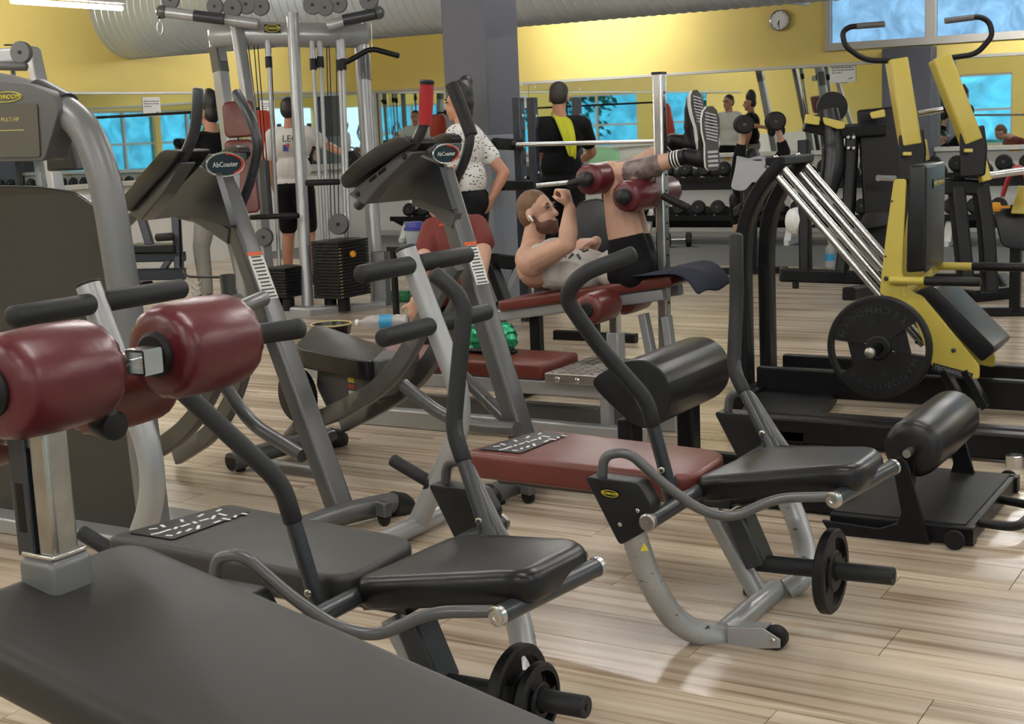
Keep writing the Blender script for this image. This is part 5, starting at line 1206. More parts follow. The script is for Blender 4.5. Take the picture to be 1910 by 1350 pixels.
def face_parts(parent, c, u, f, r, k=1.0, hair=None, hairm=None, beard=None, voxel=.009, back=0.0, top=0.0, bun=None):
    for s in (-1, 1):
        e = build('eye', MB().ell(c+f*.083*k+u*.014*k+r*s*.030*k, r*.012*k, f*.009*k, u*.006*k, 10, 6), M_INK, parent)
        build('eyebrow', MB().ell(c+f*.088*k+u*.034*k+r*s*.030*k, r*.018*k, f*.006*k, u*.005*k, 10, 6), hairm or M_HAIRB, parent)
    build('lips', MB().ell(c+f*.092*k-u*.060*k, r*.022*k, f*.006*k, u*.007*k, 10, 6), mat('lip', (.32, .12, .09), .5) if 'lip' not in MATS else MATS['lip'], parent)
    if hairm:
        h = MB(); h.ell(c+u*(.052+top)*k-f*.022*k, r*.079*k, f*.090*k, u*(.080+top)*k)
        h.ell(c+u*.012*k-f*.048*k, r*.076*k, f*.066*k, u*(.085)*k)
        if back: h.ell(c-u*.05*k-f*.055*k, r*.06*k, f*.05*k, u*back*k)
        if bun: h.ell(c+V(bun), .05*k)
        build('hair', h, hairm, parent, remesh=voxel, smoothing=2)
    if beard:
        b = MB(); b.ell(c-u*.070*k+f*.030*k, r*.059*k, f*.066*k, u*.046*k); b.ell(c-u*.100*k+f*.064*k, r*.032*k, f*.032*k, u*.028*k)
        for s in (-1, 1): b.cap(c+r*s*.066*k+f*.005*k-u*.01*k, .010*k, c+r*s*.054*k+f*.02*k-u*.07*k, .014*k)
        build('beard', b, beard, parent, remesh=voxel, smoothing=2)
def hand(mb, w_, d, n, curl=.4, thumb=1, k=1.0, spread=.0):
    w_ = V(w_); d = V(d).normalized(); n = V(n); n = (n-d*n.dot(d)).normalized(); t = d.cross(n)*thumb
    mb.ell(w_+d*.05*k, t*.040*k, d*.050*k, n*.017*k)
    for i, (o, L) in enumerate(((.030, .072), (.010, .082), (-.010, .077), (-.029, .060))):
        b = w_+d*.088*k+t*o*k; mb.cap(w_+d*.02*k+t*o*.6*k, .014*k, b, .0105*k); p = b; dr = (d+t*spread*(o/.03)).normalized(); a = 0
        for q, (fr_, ang) in enumerate(((.45, 62), (.31, 80), (.24, 50))):
            a += math.radians(ang)*curl; nd = dr*math.cos(a)+n*math.sin(a); p2 = p+nd*L*fr_*k; mb.cap(p, (.0098-.001*q)*k, p2, (.0088-.001*q)*k, 8); p = p2
    b = w_+d*.028*k+t*.034*k; p2 = b+(d*.55+t*.75+n*.3*curl).normalized()*.038*k; p3 = p2+(d*.8+t*.25*(1-curl)+n*.8*curl-t*.3*curl).normalized()*.034*k
    mb.cap(b-t*.012*k, .016*k, p2, .0118*k); mb.cap(p2, .0112*k, p3, .009*k)
def shoe(parent, ankle, heel, toe, side, up_m=M_BLACK, sole_m=M_WHITE, stripes=False, upv=None):
    ankle = V(ankle); heel = V(heel); toe = V(toe); ln = (toe-heel); L = ln.length; d = ln/L; up = V(upv) if upv is not None else (ankle-heel); up = (up-d*up.dot(d)).normalized(); s = d.cross(up)
    o = MB(); o.cap(ankle+up*.02, .042, heel+d*.045+up*.05, .044); o.cap(heel+d*.045+up*.045, .042, heel+d*L*.45+up*.055, .046); o.cap(heel+d*L*.45+up*.05, .046, heel+d*L*.72+up*.035, .042); o.cap(heel+d*L*.72+up*.032, .042, toe-d*.04+up*.026, .032)
    sh_ = build('shoe', o, up_m, parent, remesh=.009, smoothing=2)
    outl = []
    for (t, w_) in ((0, .022), (.06, .034), (.2, .036), (.42, .033), (.62, .044), (.8, .045), (.93, .034), (1, .014)): outl.append(heel+d*L*t+s*w_)
    outl += [p-s*(2*(p-heel).dot(s)) for p in reversed(outl)]
    so = build('sole', MB().prism(outl, up*.030), sole_m, sh_, bevel=.008, bseg=3)
    if stripes: build('outsole', MB().prism([p-up*.004 for p in outl], up*.006), M_INK, sh_)
    if stripes:
        for i in range(9):
            t = .48+.05*i; w_ = .040-.002*abs(i-4)
            build('tread_bar', MB().box(heel+d*L*t-up*.004, d*.0035, s*w_*.85+d*.008, up*.0035), M_GREYTOWEL, sh_)
        for i in range(4):
            t = .08+.07*i; build('tread_bar', MB().box(heel+d*L*t-up*.004, d*.006, s*.026, up*.0035), M_GREYTOWEL, sh_)
        sw = [ankle+d*.03-up*.02+s*.046*side, heel+d*L*.38+up*.035+s*.049*side, heel+d*L*.55+up*.06+s*.047*side]
        build('swoosh', MB().tube([heel+d*L*.22+up*.075+s*.040*side, sw[1], sw[2]], [.004, .010, .003], 8, fillet=.05), M_GREYTOWEL, sh_)
    return sh_

# ---------- the man doing sit-ups
def Q(u, v, y): return PY(u, v, YM+y)
mn = thing('person', 'man in a pale tank top and black shorts doing sit ups', 'person', V((Q(1100, 520, 0).x, YM, Q(1100, 545, 0).z)))
hc_ = Q(1004, 398, .02); hu = (V((-.25, 0, 1))).normalized(); hf = V((.93, -.05, .12))
b = MB(); u_, f_, r_v = head_mesh(b, hc_, hu, hf, 1.02)
nb = Q(992, 468, .02); b.cap(hc_-u_*.05-f_*.03, .056, nb, .066)
ch, be, pe = Q(1018, 500, 0), Q(1085, 505, 0), Q(1165, 500, 0)
ax = (pe-ch).normalized(); up2_ = V((0, 1, 0)).cross(ax)*-1
if up2_.z < 0: up2_ = -up2_
b.ell(ch, ax*.15, V((0, .175, 0)), up2_*.115); b.ell(be, ax*.16, V((0, .150, 0)), up2_*.105); b.ell(pe, ax*.14, V((0, .165, 0)), up2_*.11)
b.ell(Q(1000, 482, 0), ax*.10, V((0, .15, 0)), up2_*.10)
shR, elR, wrR, fiR = Q(990, 490, -.19), Q(1058, 456, -.24), Q(1063, 388, -.20), Q(1048, 352, -.19)
b.ell(shR, .074); b.chain([(shR, .066), (shR*.5+elR*.5, .062), (elR, .046), (elR*.65+wrR*.35, .049), (wrR, .030)])
hand(b, wrR, Q(1054, 358, -.19)-wrR, V((-1, .1, .0)), 1.0, 1, 1.05)
shL, elL, wrL = Q(1006, 470, .19), Q(1092, 478, .25), Q(1112, 450, .10)
b.ell(shL, .07); b.chain([(shL, .062), (elL, .045), (wrL, .030)]); hand(b, wrL, Q(1090, 452, .02)-wrL, V((-.3, -.3, -1)), .35, -1)
hpR, knR, anR = Q(1178, 492, -.09), Q(1143, 326, -.10), Q(1272, 294, -.09)
hpL, knL, anL = Q(1188, 490, .09), Q(1160, 330, .10), Q(1252, 268, .11)
for (h_, k_, a_) in ((hpR, knR, anR), (hpL, knL, anL)):
    b.chain([(h_, .098), (h_*.55+k_*.45, .088), (k_, .060)]); b.ell(k_+V((-.008, 0, .008)), .062)
    calf = k_*.68+a_*.32; b.chain([(k_, .056), (calf+V((0, 0, -.012)), .062), (k_*.25+a_*.75, .042), (a_, .036)])
build('body', b, M_SKIN, mn, remesh=.0075, smoothing=3)
face_parts(mn, hc_, u_, f_, r_v, 1.02, hairm=M_HAIRR, beard=M_BEARD, voxel=.008)
build('earbud', MB().cap(hc_-r_v*.0+r_v*-.0+(r_v*(1 if r_v.y < 0 else -1))*.086-f_*.004-u_*.006, .007, hc_+(r_v*(1 if r_v.y < 0 else -1))*.088+f_*.012-u_*.035, .005), M_WHITE, mn)
t_ = MB(); t_.ell(be, ax*.175, V((0, .163, 0)), up2_*.119); t_.ell(pe-ax*.02, ax*.12, V((0, .172, 0)), up2_*.117); t_.ell(Q(1050, 503, 0), ax*.12, V((0, .165, 0)), up2_*.118)
t_.ell(Q(1035, 478, 0), ax*.10, V((0, .13, 0)), up2_*.10)
for s in (-1, 1): t_.chain([(Q(1030, 470, s*.10), .05), (Q(1004, 470, s*.11), .045), (Q(990, 505, s*.09), .04), (Q(1020, 528, s*.09), .03)])
tk = build('tank_top', t_, M_TANK, mn, remesh=.009, smoothing=2)
random.seed(5)
for i in range(7):
    p = Q(1078+random.uniform(-10, 14), 462+random.uniform(-6, 12), -.10); a_ = random.uniform(0, 3.1)
    d = (p-be); p = be+d.normalized()*.0
for i in range(7):
    ang = math.radians(118+random.uniform(-16, 16)); tt = random.uniform(-.07, .06)
    n = V((0, math.cos(ang)*.163, 0))+up2_*math.sin(ang)*.119
    p = be+ax*tt+n*1.0*math.sqrt(max(.1, 1-(tt/.175)**2)); nn_ = n.normalized(); tv = ax.cross(nn_).normalized(); aa = random.uniform(0, 3); dv = ax*math.cos(aa)+tv*math.sin(aa)
    build('print_mark', MB().box(p, dv*.018, dv.cross(nn_)*.005, nn_*.004), M_INK, tk)
s_ = MB(); s_.ell(pe+ax*.03, ax*.15, V((0, .182, 0)), up2_*.122)
for (h_, k_) in ((hpR, knR), (hpL, knL)): s_.chain([(h_, .112), (h_*.80+k_*.20, .106)]); s_.ell(h_+V((.02, 0, -.03)), .11)
build('shorts', s_, M_TEEBLACK, mn, remesh=.010, smoothing=2)
# tattoo on the near calf, socks, shoes
tt_ = MB(); ca_ = knR*.74+anR*.26; cb_ = knR*.36+anR*.64; tt_.chain([(ca_+V((0, -.002, -.010)), .0625), (cb_+V((0, -.002, -.004)), .0525)])
build('calf_tattoo', tt_, mat('tattooed_skin', (.16, .12, .11), .55, var=.6, vscale=30), mn, remesh=.009, smoothing=3)
for (k_, a_) in ((knR, anR), (knL, anL)):
    d = (a_-k_).normalized(); sk = build('sock', MB().tube([a_-d*.055, a_+d*.02], [.041, .040], 18), M_BLACK, mn)
    for i in range(3): build('sock_stripe', MB().tube([a_-d*(.046-.016*i), a_-d*(.040-.016*i)], .0425, 18), M_WHITE, sk)
shoe(mn, anR+(anR-knR).normalized()*.03, Q(1330, 318, -.12), Q(1324, 198, -.12), -1, stripes=True, upv=V((-.72, .69, .05)))
shoe(mn, anL+(anL-knL).normalized()*.03, Q(1316, 284, .10), Q(1296, 168, .10), -1, stripes=True, upv=V((-.95, .3, .05)))

# ---------- standing figures
def stand(label, base, D_yaw, H, skin, top, bottom, hairm, armsL=None, armsR=None, lean=0.0, short=False, female=False, hair_kw={}, headturn=0.0, legs_apart=.10, head_tilt=0.0, sleeve=True, shoes=M_BLACK, bulk=1.0, long_leg=True):
    base = V(base); k = H/1.75; f = V((math.sin(-D_yaw), math.cos(D_yaw), 0)); r = V((f.y, -f.x, 0)); z = V((0, 0, 1))
    t = thing('person', label, 'person', base)
    P = lambda a, b_, c: base+r*a*k+f*b_*k+z*c*k
    hip = P(0, 0, .94); wa = P(0, lean*.3, 1.10); chs = P(0, lean*.7, 1.32); nk = P(0, lean*.95, 1.47)
    hd_ = P(0, lean*1.1+.02, 1.63); hf_ = V((math.sin(-D_yaw-headturn), math.cos(D_yaw+headturn), -head_tilt)); b = MB()
    uu, ff, rr = head_mesh(b, hd_, z+hf_*head_tilt, hf_, k)
    b.cap(hd_-uu*.06*k-ff*.02*k, .052*k, nk, .062*k)
    wsh = .185 if not female else .165
    b.ell(chs, r*.165*k*bulk, f*.105*k*bulk, z*.17*k); b.ell(wa, r*.135*k*bulk, f*.10*k*bulk, z*.15*k); b.ell(hip, r*.165*k*bulk, f*.115*k*bulk, z*.13*k)
    b.cap(P(-wsh+.04, lean*.85, 1.43), .058*k, P(wsh-.04, lean*.85, 1.43), .058*k)
    arms = {}
    for s, A in ((-1, armsL), (1, armsR)):
        sh0 = P(s*wsh, lean*.85, 1.41)
        if A is None: A = (P(s*(wsh+.05), lean*.5+.01, 1.12), P(s*(wsh+.05), lean*.3+.10, .88))
        el, wr = V(A[0]), V(A[1]); arms[s] = (sh0, el, wr)
        b.ell(sh0, .062*k); b.chain([(sh0, .055*k), (sh0*.5+el*.5, .052*k), (el, .041*k), (el*.65+wr*.35, .042*k), (wr, .027*k)])
        hand(b, wr, A[2] if len(A) > 2 else (wr-el), A[3] if len(A) > 3 else -r*s, .4, -s, .95*k)
    legs = {}
    for s in (-1, 1):
        hp = P(s*.085, 0, .90); kn = P(s*legs_apart*1.05, .03, .49); an = P(s*legs_apart*1.15, -.03, .09); legs[s] = (hp, kn, an)
        b.chain([(hp, .092*k*bulk), (kn, .060*k)]); b.chain([(kn, .056*k), (kn*.68+an*.32-f*.01, .058*k), (an, .036*k)])
        b.cap(an, .036*k, an+f*.10*k-z*.05*k, .035*k)
    build('body', b, skin, t, remesh=.011, smoothing=3)
    face_parts(t, hd_, uu, ff, rr, k, hairm=hairm, voxel=.011, **hair_kw)
    g = MB(); g.ell(chs, r*.182*k*bulk, f*.122*k*bulk, z*.175*k); g.ell(wa, r*.158*k*bulk, f*.118*k*bulk, z*.17*k); g.cap(P(-wsh+.03, lean*.85, 1.425), .070*k, P(wsh-.03, lean*.85, 1.425), .070*k)
    if not short: g.ell(hip+z*.02, r*.172*k*bulk, f*.125*k*bulk, z*.10*k)
    if sleeve:
        for s in (-1, 1):
            sh0, el, wr = arms[s]; g.chain([(sh0, .073*k), (sh0*.42+el*.58, .070*k)])
    tp = build('t_shirt', g, top, t, remesh=.012, smoothing=2)
    g = MB(); g.ell(hip, r*.175*k*bulk, f*.128*k*bulk, z*.125*k)
    for s in (-1, 1):
        hp, kn, an = legs[s]
        if long_leg: g.chain([(hp, .100*k*bulk), (kn, .076*k), (kn*.3+an*.7, .066*k), (an+z*.01, .058*k)])
        else: g.chain([(hp, .102*k*bulk), (hp*.2+kn*.8, .088*k)])
    bt_ = build('trousers' if long_leg else 'shorts', g, bottom, t, remesh=.012, smoothing=2)
    for s in (-1, 1):
        an = legs[s][2]; shoe(t, an, V((an.x, an.y, base.z))-f*.07*k+z*.0, V((an.x, an.y, base.z))+f*.20*k, 1, up_m=shoes)
    return t, P, tp, bt_
# direction that looks from the figure to the camera left etc.: world yaw 0 faces the back wall
# woman in the white patterned shirt
wbse = PD(888, 612, 9.9); wbse.z = 0
wm, WP, wt, _ = stand('woman with dark hair in a white shirt with small dark marks, hand on hip', wbse, math.radians(100), 1.70, M_SKIN2, M_SPECKLE, M_TEEBLACK, M_HAIRB,
     armsR=(PD(941, 322, 9.75), PD(918, 368, 9.75), PD(908, 392, 9.75)-PD(918, 368, 9.75), V((-1, .2, 0))), female=True, short=True, hair_kw=dict(back=.07, top=.02, bun=(.03, .06, .15)), lean=.03, bulk=1.1)
# man in black with the lime towel
mb_ = PD(1056, 578, 11.4); mb_.z = 0
mk, KP, _, _ = stand('man in black seen from behind with a lime towel over his shoulder', mb_, math.radians(20), 1.74, M_SKIN2, M_TEEBLACK, M_TEEBLACK, mat('cropped_dark_hair', (.02, .015, .012), .7), armsL=(PD(1010, 292, 11.5), PD(1034, 305, 11.75)), armsR=(PD(1104, 285, 11.5), PD(1082, 300, 11.75)), bulk=1.08, head_tilt=.25)
tl = []
for i in range(7):
    f = i/6-.5; row = []
    for (u, v, D, hw) in ((1046, 236, 11.45, 15), (1044, 220, 11.32, 16), (1044, 212, 11.18, 17), (1050, 222, 11.02, 18), (1058, 246, 10.96, 15), (1064, 270, 10.95, 12), (1067, 294, 10.97, 7)):
        row.append(PD(u+f*hw*2, v+f*8+2*math.sin(f*9+v*.1), D+.018*math.sin(f*12+v*.06)))
    tl.append(row)
vs = [p for r in tl for p in r]
tag(build('towel', MB().add(vs, [(i*7+j, i*7+j+1, (i+1)*7+j+1, (i+1)*7+j) for i in range(6) for j in range(6)]), M_LIME, solid=.014, subsurf=2), 'lime yellow towel over the shoulder of the man in black', 'towel')
# man in grey sweatpants behind the tower
gb_ = PD(420, 572, 12.35); gb_.z = 0
gm, GP, _, gtr = stand('man in a black shirt and grey sweatpants behind the cable tower, facing left', gb_, math.radians(75), 1.74, M_SKIN2, M_TEEBLACK, M_SWEAT, M_HAIRB, hair_kw=dict(top=.05), legs_apart=.17, bulk=1.2, shoes=M_RUBBER)
for i in range(3):
    for s in (-1, 1):
        p = PD(366+s*5, 528+i*11, 11.86); build('reflective_chevron', MB().box(p, CR*s*.022-CU*-.022, CU*.008, CF*.01), M_GREYTOWEL, gtr)
# man in the white t-shirt at the left wall mirror
wb_2 = PD(562, 540, 13.2); wb_2.z = 0
wmn, WP2, wts, _ = stand('man in a white lettered shirt behind the cable tower posts', wb_2, math.radians(15), 1.76, M_SKIN2, M_TEEWHITE, M_TEEBLACK, M_HAIRB, armsR=(PD(612, 272, 13.0), PD(640, 286, 12.7)), bulk=1.1, long_leg=False)
lp2 = PD(541, 259, 12.78)
text('lettering', 'LEG', .085, lp2, CR, CU, M_INK, wts, align='CENTER', extrude=.004)
build('shirt_logo', MB().box(PD(533, 276, 12.78), CR*.026, CU*.03, CF*.004), M_BLUELID, wts)
build('shirt_logo', MB().box(PD(537, 271, 12.77), CR*.016, CU*.016, CF*.004), M_REDP, wts)
# man in the rust red shirt, sitting hunched with his back to us
rs = thing('person', 'man in a rust red shirt sitting hunched behind the second ab coaster', 'person', PD(850, 560, 8.6)*1.0)
def S(u, v, D=8.6): return PD(u, v, D)
b = MB(); hd3 = S(815, 372, 8.75); uu, ff, rr = head_mesh(b, hd3, V((-.5, .3, .8)), V((-.75, .3, -.45)), 1.0)
b.cap(hd3-uu*.05, .055, S(838, 402), .066); b.ell(S(850, 455), CR*.19, CF*.13, CU*.20); b.ell(S(855, 525), CR*.18, CF*.15, CU*.13)
b.chain([(S(892, 425), .062), (S(903, 470, 8.45), .048), (S(896, 530, 8.3), .032)]); hand(b, S(896, 530, 8.3), -CU, CF, .4, 1)
b.chain([(S(805, 430), .062), (S(785, 500, 8.4), .046), (S(774, 560, 8.2), .030)]); hand(b, S(774, 560, 8.2), V((-.2, 0, -1)), CF, .5, -1)
for s in (-1, 1):
    b.chain([(S(855+s*22, 540), .09), (S(850+s*40, 555, 8.95), .06)]); b.chain([(S(850+s*40, 555, 8.95), .056), (S(850+s*45, 600, 8.9), .04)])
build('body', b, M_SKIN, rs, remesh=.011, smoothing=3); face_parts(rs, hd3, uu, ff, rr, 1.0, hairm=M_HAIRR, voxel=.011)
g = MB(); g.ell(S(850, 458), CR*.205, CF*.15, CU*.215); g.ell(S(855, 520), CR*.195, CF*.165, CU*.13)
g.chain([(S(888, 422), .078), (S(902, 452, 8.5), .070)]); g.chain([(S(808, 428), .078), (S(794, 468, 8.5), .070)])
tsr = build('t_shirt', g, M_TEERED, rs, remesh=.012, smoothing=2)
build('neck_logo', MB().ell(S(823, 420, 8.43), CR*.016, CF*.006, CU*.009), M_REDBAG, tsr)
g = MB(); g.ell(S(855, 540), CR*.19, CF*.16, CU*.10)
for s in (-1, 1): g.chain([(S(855+s*22, 545), .10), (S(850+s*38, 556, 8.92), .08)])
build('shorts', g, M_TEERED, rs, remesh=.012, smoothing=2)
build('watch', MB().tube([S(775, 553, 8.22), S(774, 558, 8.21)], .036, 14), M_BLACK, rs)
# person pressing dumbbells on the incline bench by the rack
pr_b = PD(1420, 470, 12.6); pr_b.z = 0
ib = thing('incline_bench', 'black incline bench with a pale towel, turned to the dumbbell rack', 'weight bench', pr_b)
def I(u, v, D=12.4): return PD(u, v, D)
build('backrest', MB().prism(rpoly([I(u, v) for (u, v) in ((1380, 298), (1425, 296), (1424, 380), (1384, 384))], .03, 3), CF*.08), M_LEATHER, ib, bevel=.02, bseg=3)
build('seat', MB().prism(rpoly([I(u, v, 12.7) for (u, v) in ((1380, 378), (1425, 376), (1425, 392), (1380, 394))], .01, 2), CF*.4), M_LEATHER, ib, bevel=.015)
p = I(1403, 380, 12.6); build('support_post', MB().tube([V((p.x, p.y, .03)), p], .03, rect=(.035, .035), up=(1, 0, 0)), M_BLACK, ib); build('foot', MB().tube([V((p.x-.3, p.y-.1, .03)), V((p.x+.3, p.y+.1, .03))], .03, rect=(.03, .03)), M_BLACK, ib)
prs = thing('person', 'person in a black long sleeve pressing two dumbbells overhead on the incline bench', 'person', I(1410, 385, 12.8))
b = MB(); hd4 = I(1404, 303, 12.75); uu, ff, rr = head_mesh(b, hd4, V((-.2, .2, 1)), V((-.3, 1, .3)), 1.0); b.cap(hd4-uu*.05, .055, I(1404, 325, 12.75), .062)
b.ell(I(1404, 345, 12.75), CR*.18, CF*.12, CU*.16); b.ell(I(1404, 372, 12.9), CR*.16, CF*.16, CU*.12)
for (e, w_, hn_) in ((I(1379, 292, 12.6), I(1386, 248, 12.5), I(1387, 238, 12.5)), (I(1463, 284, 12.6), I(1452, 244, 12.5), I(1449, 236, 12.5))):
    s = 1 if w_.dot(CR) > I(1404, 345).dot(CR) else -1; sh0 = I(1404+s*28, 330, 12.75)
    b.chain([(sh0, .058), (e, .044), (w_, .028)]); hand(b, w_, hn_-w_, -CF, .9, s)
for s in (-1, 1): b.chain([(I(1404+s*12, 378, 12.95), .09), (I(1404+s*30, 372, 13.35), .06), (I(1404+s*30, 425, 13.4), .04)])
build('body', b, M_SKIN, prs, remesh=.012, smoothing=3); face_parts(prs, hd4, uu, ff, rr, 1.0, hairm=M_HAIRB, voxel=.012)
g = MB(); g.ell(I(1404, 345, 12.75), CR*.195, CF*.135, CU*.175); g.ell(I(1404, 370, 12.88), CR*.18, CF*.17, CU*.12)
for (e, w_) in ((I(1379, 292, 12.6), I(1386, 248, 12.5)), (I(1463, 284, 12.6), I(1452, 244, 12.5))):
    s = 1 if w_.dot(CR) > I(1404, 345).dot(CR) else -1; g.chain([(I(1404+s*28, 330, 12.75), .072), (e, .058), (e*.6+w_*.4, .050)])
build('long_sleeve_shirt', g, M_TEEBLACK, prs, remesh=.013, smoothing=2)
g = MB()
for s in (-1, 1): g.chain([(I(1404+s*12, 378, 12.95), .10), (I(1404+s*30, 372, 13.35), .075), (I(1404+s*30, 415, 13.4), .055)])
build('trousers', g, M_TEEBLACK, prs, remesh=.013, smoothing=2)
dumbbell(I(1387, 232, 12.45), (.45, -.9, 0), .085, .24, 'black dumbbell held up in the left hand of the person on the incline bench', None)
dumbbell(I(1446, 226, 12.45), (.45, -.9, 0), .085, .24, 'black dumbbell held up by the right arm near the yellow and black press', None)
dumbbell(PD(656, 299, 12.55), (.5, -.86, 0), .085, .24, 'black dumbbell in the hand of the man in the white lettered shirt', None)
# ================================================================ SMALL PROPS
def drape(name, pts_rows, m, lab, sub=2, th=.012):
    n = len(pts_rows[0]); vs = [p for r in pts_rows for p in r]
    return tag(build(name, MB().add(vs, [(i*n+j, i*n+j+1, (i+1)*n+j+1, (i+1)*n+j) for i in range(len(pts_rows)-1) for j in range(n-1)]), m, solid=th, subsurf=sub), lab, 'towel')
# pale towel over the incline backrest
rows = []
for i in range(7):
    f = i/6; rows.append([PD(1374+f*56+(-8 if f < .2 else 8 if f > .8 else 0)*k_, 292+dv+5*math.sin(f*8+dv), D_) for (dv, D_, k_) in ((28, 12.62, .3), (6, 12.60, 0), (-2, 12.46, 0), (14, 12.36, .3), (40, 12.34, 1), (62 if f < .4 else 46, 12.33, 1.6))])
drape('towel', rows, M_GREYTOWEL, 'pale grey towel draped over the incline bench by the rack')
# mint towel on a bench back
mbn = thing('bench', 'bench back under the mint green towel behind the lying man', 'weight bench', PD(1128, 560, 11.9)*1.0); mbn.location.z = 0
build('backrest', MB().prism(rpoly([PD(u, v, 11.8) for (u, v) in ((1104, 286), (1152, 282), (1154, 350), (1106, 354))], .03, 3), CF*.08), M_LEATHER, mbn, bevel=.02, bseg=3)
p = PD(1130, 352, 11.9); build('support_post', MB().tube([V((p.x, p.y, .03)), p], .03, rect=(.03, .03), up=(1, 0, 0)), M_BLACK, mbn); build('foot', MB().tube([V((p.x-.3, p.y, .03)), V((p.x+.3, p.y, .03))], .03, rect=(.03, .03)), M_BLACK, mbn)
rows = []
for i in range(7):
    f = i/6; rows.append([PD(1102+f*52+k_*(f-.5)*14, 282+dv-6*math.sin(f*3.1)+3*math.sin(f*8+dv), D_) for (dv, D_, k_) in ((20, 11.98, .3), (2, 11.95, 0), (-3, 11.85, 0), (6, 11.76, .4), (20, 11.74, .8), (32, 11.73, 1.2))])
drape('towel', rows, M_MINT, 'mint green towel over a bench back behind the lying man')
# red heavy bag near the left wall
rbp = PD(492, 560, 13.9); rbag = thing('heavy_bag', 'red hanging bag in front of the left wall mirror', 'punching bag', PD(490, 330, 13.9))
c0_, c1_ = PD(484, 212, 13.9), PD(492, 312, 13.9)
mbg = MB().lathe(c1_, (c0_-c1_), [(0, .09), (.02, .13), (.1, .145), (.3, .15), (.5, .14), (.55, .11)], 28)
for i, v in enumerate(mbg.v): mbg.v[i] = v+V((math.sin(i*1.7), math.cos(i*2.3), 0))*.006
build('bag_body', mbg, M_REDBAG, rbag)
build('wall_bracket', MB().tube([c0_, c0_+V((0, 0, .05)), V((XA+.02, c0_.y, c0_.z+.05))], .015, 8), M_BLACK, rbag)
# bottles on the low bench
def bottle(p0, d, L, R, m, lab, label_m=None, cap_m=None):
    d = V(d).normalized(); t = thing('water_bottle', lab, 'bottle', V(p0))
    prof = [(0, R*.7), (.006, R*.95)]
    for i in range(8):
        tt = .02+i*(L*.58)/8; prof += [(tt, R), (tt+L*.03, R*.94)]
    prof += [(L*.66, R), (L*.76, R*.85), (L*.86, R*.42), (L*.9, R*.36), (L*.93, R*.36)]
    bo = build('bottle_body', MB().lathe(p0, d, prof, 20), m, t)
    build('cap', MB().lathe(V(p0)+d*L*.93, d, [(0, R*.42), (L*.06, R*.42), (L*.065, R*.3)], 14), cap_m or M_WHITE, t)
    if label_m: build('bottle_label', MB().tube([V(p0)+d*L*.28, V(p0)+d*L*.52], R*1.01, 20), label_m, bo)
    return t
zt = zf+.034
a = PZ(762, 604, zt); b = PZ(648, 606, zt); bottle(V((a.x, a.y, zt+.012)), V((b.x-a.x, b.y-a.y, 0)), .30, .042, M_CLEARPET, 'clear crumpled water bottle with blue label lying on the low bench', M_BLUELABEL)
a = PZ(740, 622, zt); bottle(V((a.x, Yb+.06, zt+.012)), (-1, -.02, 0), .28, .040, M_CLEARPET, 'clear unlabelled water bottle lying nearest on the low bench')
q = PD(742, 548, 10.0); bottle(PZ(765, 552, .05), V((-1, -.3, 0)), .26, .05, M_GREENPET, 'green bottle lying on the wooden floor behind the plate tree', None, M_GREENPET)
# green foil pouches on the bench
def pouch(u, v, w_, h_, lab):
    c = PZ(u, v, zf+.0); c = PY(u, v, Yb+.2); c.z = zf+h_*.5+.004; mb_p = MB(); N = 10
    random.seed(int(u)); vs = []; fs = []
    mb_p.ell(c, (w_, 0, 0), (0, .035, 0), (0, 0, h_*.5), 18, 12)
    for i, p in enumerate(mb_p.v): mb_p.v[i] = p+V((random.uniform(-.008, .008), random.uniform(-.008, .008), random.uniform(-.005, .005)))
    t = thing('foil_pouch', lab, 'packet', V((c.x, c.y, zf)))
    build('pouch', mb_p, M_GREENFOIL, t, angle=10)
    build('dark_base', MB().ell(V((c.x, c.y, zf+.016)), (w_*1.02, 0, 0), (0, .04, 0), (0, 0, .018)), M_BLACK, t)
M_GREENFOIL = mat('green_foil', (.03, .33, .16), .16, .6, bump=.8, bscale=60)
pouch(893, 625, .095, .15, 'green foil pouch with dark base on the low bench, left of the coaster post')
pouch(940, 622, .07, .15, 'green foil pouch on the low bench, right of the coaster post')
# round black tub
tp0 = PY(618, 610, Yb+.18); tub = thing('round_tub', 'round black tub with pale rim on the low bench', 'tub', V((tp0.x, Yb+.18, zf)))
build('tub_wall', MB().lathe(V((tp0.x, Yb+.18, zf+.002)), (0, 0, 1), [(0, .075), (.01, .085), (.11, .105), (.11, .098), (.02, .078), (.018, .002)], 32), M_BLACKSHEEN, tub)
rim = [V((tp0.x+.103*math.cos(i*math.pi/16), Yb+.18+.103*math.sin(i*math.pi/16), zf+.112)) for i in range(32)]
build('rim', MB().tube(rim, .005, 8, closed=True), M_GOLD, tub)
# blue lidded container behind the red shirted man
cp_ = PD(775, 440, 9.2); ct = thing('food_container', 'clear plastic container with dark blue lid beside the red shirted man', 'container', cp_+V((0, 0, -.06)))
build('container_body', MB().lathe(cp_+V((0, 0, -.06)), (0, 0, 1), [(0, .05), (.01, .06), (.10, .07)], 20), M_CLOUDY, ct)
build('lid', MB().lathe(cp_+V((0, 0, .04)), (0, 0, 1), [(0, .075), (.018, .075), (.022, .066), (.05, .062), (.054, .05)], 20), M_BLUELID, ct)
tbl = thing('plyo_box', 'small dark stand under the blue lidded container', 'stand', V((cp_.x, cp_.y, 0)))
build('stand_top', MB().box(cp_+V((0, 0, -.075)), (.14, 0, 0), (0, .14, 0), (0, 0, .015)), M_BLACK, tbl)
for sx in (-1, 1):
    for sy in (-1, 1): build('leg', MB().tube([V((cp_.x+sx*.11, cp_.y+sy*.11, 0)), V((cp_.x+sx*.11, cp_.y+sy*.11, cp_.z-.08))], .02, rect=(.018, .018), up=(1, 0, 0)), M_BLACK, tbl)
